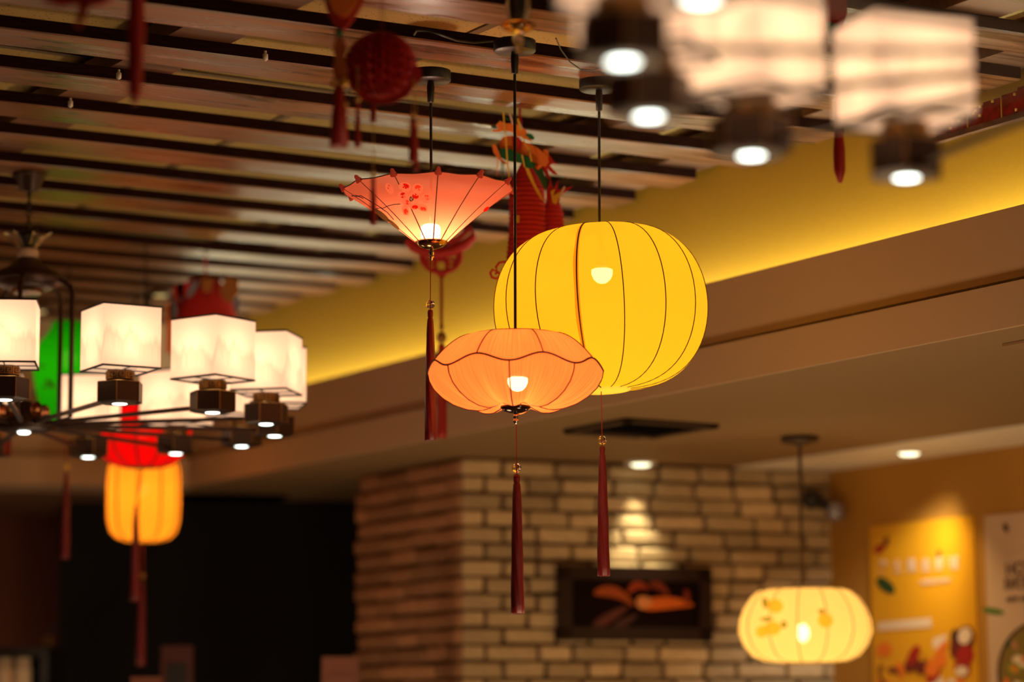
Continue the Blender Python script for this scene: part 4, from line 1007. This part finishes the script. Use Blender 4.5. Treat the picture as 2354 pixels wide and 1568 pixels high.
tassel(G(), p, p.z - at(153, 1284, Yg).z, .007, .0135, 26, 12).build('tassel', M_TASSEL, gl)
# red
Yr = 8.0; s = Yr / F; rc = at(328, 1000, Yr)
rd = thing('red_lantern', rc, 'glowing red round lantern hanging just above the orange one', 'lantern')
prof = [(r * s * 1.04, z * s) for r, z in ((40, -75), (70, -66), (92, -48), (106, -22), (109, 0), (106, 22), (92, 46), (70, 62), (40, 70))]
ribbed(G(), rc, prof, nr=12, pinch=.02).build('lamp_shade', shade_mat('red_cloth', lin((225, 10, 8)), .42, .05), rd)
for k in range(12):
    a = 2 * pi * k / 12
    G().tube([rc + Vector((r * 1.0 * cos(a), r * 1.0 * sin(a), z)) for r, z in prof], .0028, 5).build('rib', M_TASSEL, rd)
G().lathe([(.0001, -76 * s), (38 * s, -76 * s), (40 * s, -72 * s)], rc, 24).build('bottom_cap', M_TASSEL, rd)
G().lathe([(40 * s, 70 * s), (38 * s, 74 * s), (.0001, 76 * s)], rc, 24).build('top_cap', M_TASSEL, rd)
light('POINT', rc + zz * .01, .9, (1, .6, .35), .03); G().ball(rc + zz * .01, .022, 14).build('bulb', MATS['dim_bulb'], rd)
G().tube([rc + zz * 74 * s, (rc.x, rc.y, CZ + .01)], .003, 6).build('cord', M_BLACK, rd)
G().tube([rc - zz * 76 * s, at(313, 1170, Yr - .05)], .0022, 6).build('thread', M_THREAD, rd)
p = at(313, 1162, Yr - .05); tassel(G(), p, p.z - at(312, 1382, Yr - .05).z, .006, .0135, 26, 12).build('tassel', M_TASSEL, rd)
# orange
Yo = 8.8; s = Yo / F; oc = at(330, 1140, Yo)
ol = thing('orange_lantern', oc, 'glowing orange tall barrel lantern below the red one', 'lantern')
prof = [(r * s, z * s) for r, z in ((44, -104), (62, -98), (76, -84), (83, -60), (85, -20), (85, 30), (83, 62), (76, 80), (60, 92), (44, 96))]
ribbed(G(), oc, prof, nr=10, pinch=.06, ph=.3).build('lamp_shade', shade_mat('orange_cloth', lin((255, 160, 35)), .62, .06), ol)
M_OR = pbr('amber_wire', (.16, .05, .006), .6)
for k in range(10):
    a = .3 + 2 * pi * k / 10
    G().tube([oc + Vector((r * 1.01 * cos(a), r * 1.01 * sin(a), z)) for r, z in prof], .003, 5).build('rib', M_OR, ol)
light('POINT', oc, 1.0, (1, .75, .4), .03); G().ball(oc + zz * .02, .022, 14).build('bulb', MATS['dim_bulb'], ol)
G().lathe([(44 * s, 96 * s), (30 * s, 98 * s), (.0001, 99 * s)], oc, 24).build('top_cap', M_OR, ol)
G().tube([oc + zz * 97 * s, (oc.x, oc.y, CZ + .01)], .003, 6).build('cord', M_BLACK, ol)
G().tube([oc - zz * 104 * s, at(328, 1325, Yo)], .0022, 6).build('thread', M_THREAD, ol)
G().ball(at(328, 1325, Yo), .010, 14).build('bead', pbr('old_gold', (.35, .16, .03), .4, .5), ol)
p = at(327, 1335, Yo); tassel(G(), p, p.z - at(326, 1530, Yo).z, .008, .0145, 26, 12).build('tassel', M_TASSEL, ol)

# pumpkin lantern lower right
can = onz(1838, 1004, LZ - CAMZ); Yp = can.y; s = Yp / F; pc = at(1851, 1441, Yp)
pl = thing('pumpkin_lantern', pc, 'pale yellow flattened lantern with painted oranges in front of the brick wall', 'lantern')
prof = [(r * s, z * s) for r, z in ((60, -82), (95, -78), (122, -66), (142, -42), (153, -12), (150, 16), (140, 42), (124, 66), (108, 80), (90, 85))]
ribbed(G(), pc, prof, nr=14, pinch=.035).build('lamp_shade', shade_mat('pale_yellow_cloth', lin((255, 212, 115)), .52, .07), pl)
M_PW = pbr('tan_wire', (.42, .26, .06), .6)
for k in range(14):
    a = 2 * pi * k / 14
    G().tube([pc + Vector((r * 1.004 * cos(a), r * 1.004 * sin(a), z)) for r, z in prof], .0016, 5).build('rib', M_PW, pl)
for r, z in (prof[0], prof[-1]):
    G().tube([pc + Vector((r * cos(a), r * sin(a), z)) for a in [2 * pi * k / 36 for k in range(37)]], .0035, 6).build('ring', M_PW, pl)
M_C1 = shade_mat('orange_print', lin((250, 180, 45)), .6, 0); M_C2 = shade_mat('sprig_print', lin((170, 160, 50)), .3, 0)
def pdecal(x, y, a, b, m_, nm):
    pts = []
    C = Vector((0, 0, CAMZ))
    for q_ in [2 * pi * k / 14 for k in range(14)]:
        d = ray(x + a * cos(q_), y + b * sin(q_)); zz0 = (at(x, y + b * sin(q_), Yp).z - pc.z) / s
        rr = 150
        for (ra, za), (rb_, zb_) in zip(prof, prof[1:]):
            if za / s <= zz0 <= zb_ / s: rr = (ra + (rb_ - ra) * (zz0 - za / s) / ((zb_ - za) / s)) / s
        xx = (x + a * cos(q_) - 1851) * s; yy = -sqrt(max(1e-4, (rr * s) ** 2 - xx ** 2)) - .009
        pts.append(Vector((pc.x + xx * (Yp + yy) / Yp, pc.y + yy, pc.z + (zz0 * s) * (Yp + yy) / Yp)))
    c = sum(pts, Vector()) / len(pts); g_ = G()
    for i in range(14): g_.quad(c, pts[i], pts[(i + 1) % 14])
    g_.build(nm, m_, pl)
for x, y, a, b in ((1770, 1398, 17, 17), (1762, 1450, 18, 16), (1741, 1456, 14, 14), (1880, 1433, 18, 17)): pdecal(x, y, a, b, M_C1, 'painted_orange')
for x, y, a, b in ((1750, 1390, 7, 14), (1750, 1428, 14, 5), (1872, 1412, 9, 6), (1786, 1442, 7, 9)): pdecal(x, y, a, b, M_C2, 'painted_sprig')
bc = at(1846, 1455, Yp); G().ball(bc, .019, 16, .028).build('bulb', M_BULBY, pl); light('POINT', bc, .8, (1, .82, .5), .02)
G().tube([bc, (can.x, can.y, LZ - .02)], [.004, .006], 8).build('rod', pbr('thin_rod', (.10, .05, .02), .5), pl)
G().lathe([(.0001, -.03), (.012, -.028), (.055, -.018), (.058, -.012), (.058, -.002), (.0001, 0)], (can.x, can.y, LZ), 28).build('ceiling_canopy', pbr('brown_canopy', (.06, .03, .015), .5), pl)

# dark pendants further back under the slats
for i, (x, y, lab) in enumerate(((330, 655, 'dark cone pendant under the slats, behind the left chandelier'),)):
    c = at(x, y, 8.9); t = thing('dark_pendant', c, lab, 'pendant')
    G().lathe([(.11, -.02), (.10, .0), (.05, .03), (.02, .04), (.0001, .04)], c, 24).build('lamp_cone', M_BLACK, t)
    G().tube([c + zz * .03, (c.x, c.y, CZ + .01)], .006, 6).build('cord', M_BLACK, t)
    for dx in (-.025, .02): G().tube([c + Vector((dx, 0, -.01)), c + Vector((dx, 0, -.12))], .006, 6).build('stem', M_BLACK, t)
for x, y, lab in ((90, 713, 'small glowing round ceiling light above the green lantern'), (369, 676, 'small dim round ceiling light left of the red paper figure')):
    c = onz(x, y, 1.49); t = thing('ceiling_spot', c, lab, 'downlight')
    G().lathe([(.03, -.006), (.036, 0), (.036, .012), (.0001, .012)], c, 20).build('housing', M_BRONZE, t)
    G().lathe([(.0001, -.01), (.02, -.008), (.028, -.004), (.0001, -.002)], c, 20).build('lens', glow('dim_lens', (1, .7, .25), .7), t)

# ================================================================== LOWER LEFT CORNER
sh_ = thing('shelf_unit', at(60, 1568, 9.2) - zz * 1.2, 'dark shelf cabinet at the lower left corner', 'shelf')
a_ = at(-60, 1489, 9.2); b_ = at(112, 1489, 9.2); wv = b_.x - a_.x
G().box((a_.x, 9.2, a_.z - .03), (wv, 0, 0), (0, .35, 0), (0, 0, .03)).build('top_board', M_BLACK, sh_)
G().box((a_.x, 9.53, 0), (wv, 0, 0), (0, .02, 0), (0, 0, a_.z - .03)).build('back_panel', M_BLACK, sh_)
G().box((b_.x - .03, 9.2, 0), (.03, 0, 0), (0, .33, 0), (0, 0, a_.z - .03)).build('side_panel', M_BLACK, sh_)
zl = a_.z - .30
G().box((a_.x, 9.2, zl), (wv - .03, 0, 0), (0, .33, 0), (0, 0, .02)).build('shelf_board', M_BLACK, sh_)
M_JAR = pbr('cream_ceramic', (.75, .55, .36), .4)
for x, lab in ((8, 'cream jar in the dark shelf, the left one at the frame edge'), (52, 'cream jar in the dark shelf, the right one')):
    c = at(x, 1508, 9.28); c.z = zl + .02; t = thing('ceramic_jar', c, lab, 'jar', 'cream jars in the dark shelf'); hj = at(x, 1510, 9.28).z - c.z
    G().lathe([(.0001, 0), (.026, 0), (.033, .02), (.034, hj * .8), (.030, hj - .02), (.0001, hj - .02)], c, 24).build('body', M_JAR, t)
    G().lathe([(.031, hj - .02), (.032, hj - .005), (.02, hj), (.0001, hj)], c, 24).build('lid', M_JAR, t)
light('POINT', (-2.7, 9.9, 1.5), 5, (1, .55, .3), .1)  # added light out of view, brightens the back wall
light('POINT', at(40, 1530, 8.9), .12, (1, .7, .45), .03)  # small added light that brightens the jars, no lamp here
c = at(112, 1489, 9.25); bp_ = thing('brass_ring_stand', c, 'small brass ring on a dark stand at the shelf end', 'ornament')
G().tube([at(110 + 9 * cos(q_), 1474 + 9 * sin(q_), 9.3) for q_ in [2 * pi * k / 20 for k in range(21)]], .0025, 6).build('ring', pbr('brass', (.5, .25, .06), .3, .8), bp_)
G().tube([at(110, 1483, 9.3), c + Vector((-.02, .05, 0))], .004, 6).tube([at(110, 1465, 9.3), at(122, 1438, 9.3), at(136, 1436, 9.3)], .004, 6).build('stand', M_BLACK, bp_)
M_CH = pbr('dark_red_wood', (.06, .006, .004), .5); M_CH2 = pbr('brown_leather', (.20, .06, .03), .5)
def chair_back(x0, x1, y0, Y, m_, lab):
    a_ = at(x0, y0, Y); b_ = at(x1, y0, Y); w_ = b_.x - a_.x; t = thing('dining_chair', (a_.x + w_ / 2, Y, 0), lab, 'chair')
    zt = a_.z; G().box((a_.x, Y, zt - .5), (w_, 0, 0), (0, .03, 0), (0, 0, .5)).build('backrest', m_, t)
    if w_ > .0: G().box((a_.x + w_ * .18, Y - .006, zt - .44), (w_ * .64, 0, 0), (0, .01, 0), (0, 0, .38)).build('back_inset', M_BLACK if m_ is M_CH else m_, t)
    G().box((a_.x - .03, Y - .42, .45), (w_ + .06, 0, 0), (0, .45, 0), (0, 0, .05)).build('seat', m_, t)
    for dx in (0, w_ - .035):
        G().box((a_.x + dx, Y, 0), (.035, 0, 0), (0, .03, 0), (0, 0, zt - .5)).build('leg', m_, t)
        G().box((a_.x + dx, Y - .40, 0), (.035, 0, 0), (0, .035, 0), (0, 0, .45)).build('leg', m_, t)
chair_back(371, 444, 1485, 9.0, M_CH, 'tall narrow dark red chair back below the orange lantern')
chair_back(740, 824, 1510, 8.4, M_CH2, 'brown leather chair back at the foot of the brick pillar')
chair_back(300, 372, 1556, 8.0, M_CH2, 'low chair back at the bottom edge left of the dark red one')

print('objects', len(bpy.data.objects), 'tris', sum(len(m.polygons) for m in bpy.data.meshes))
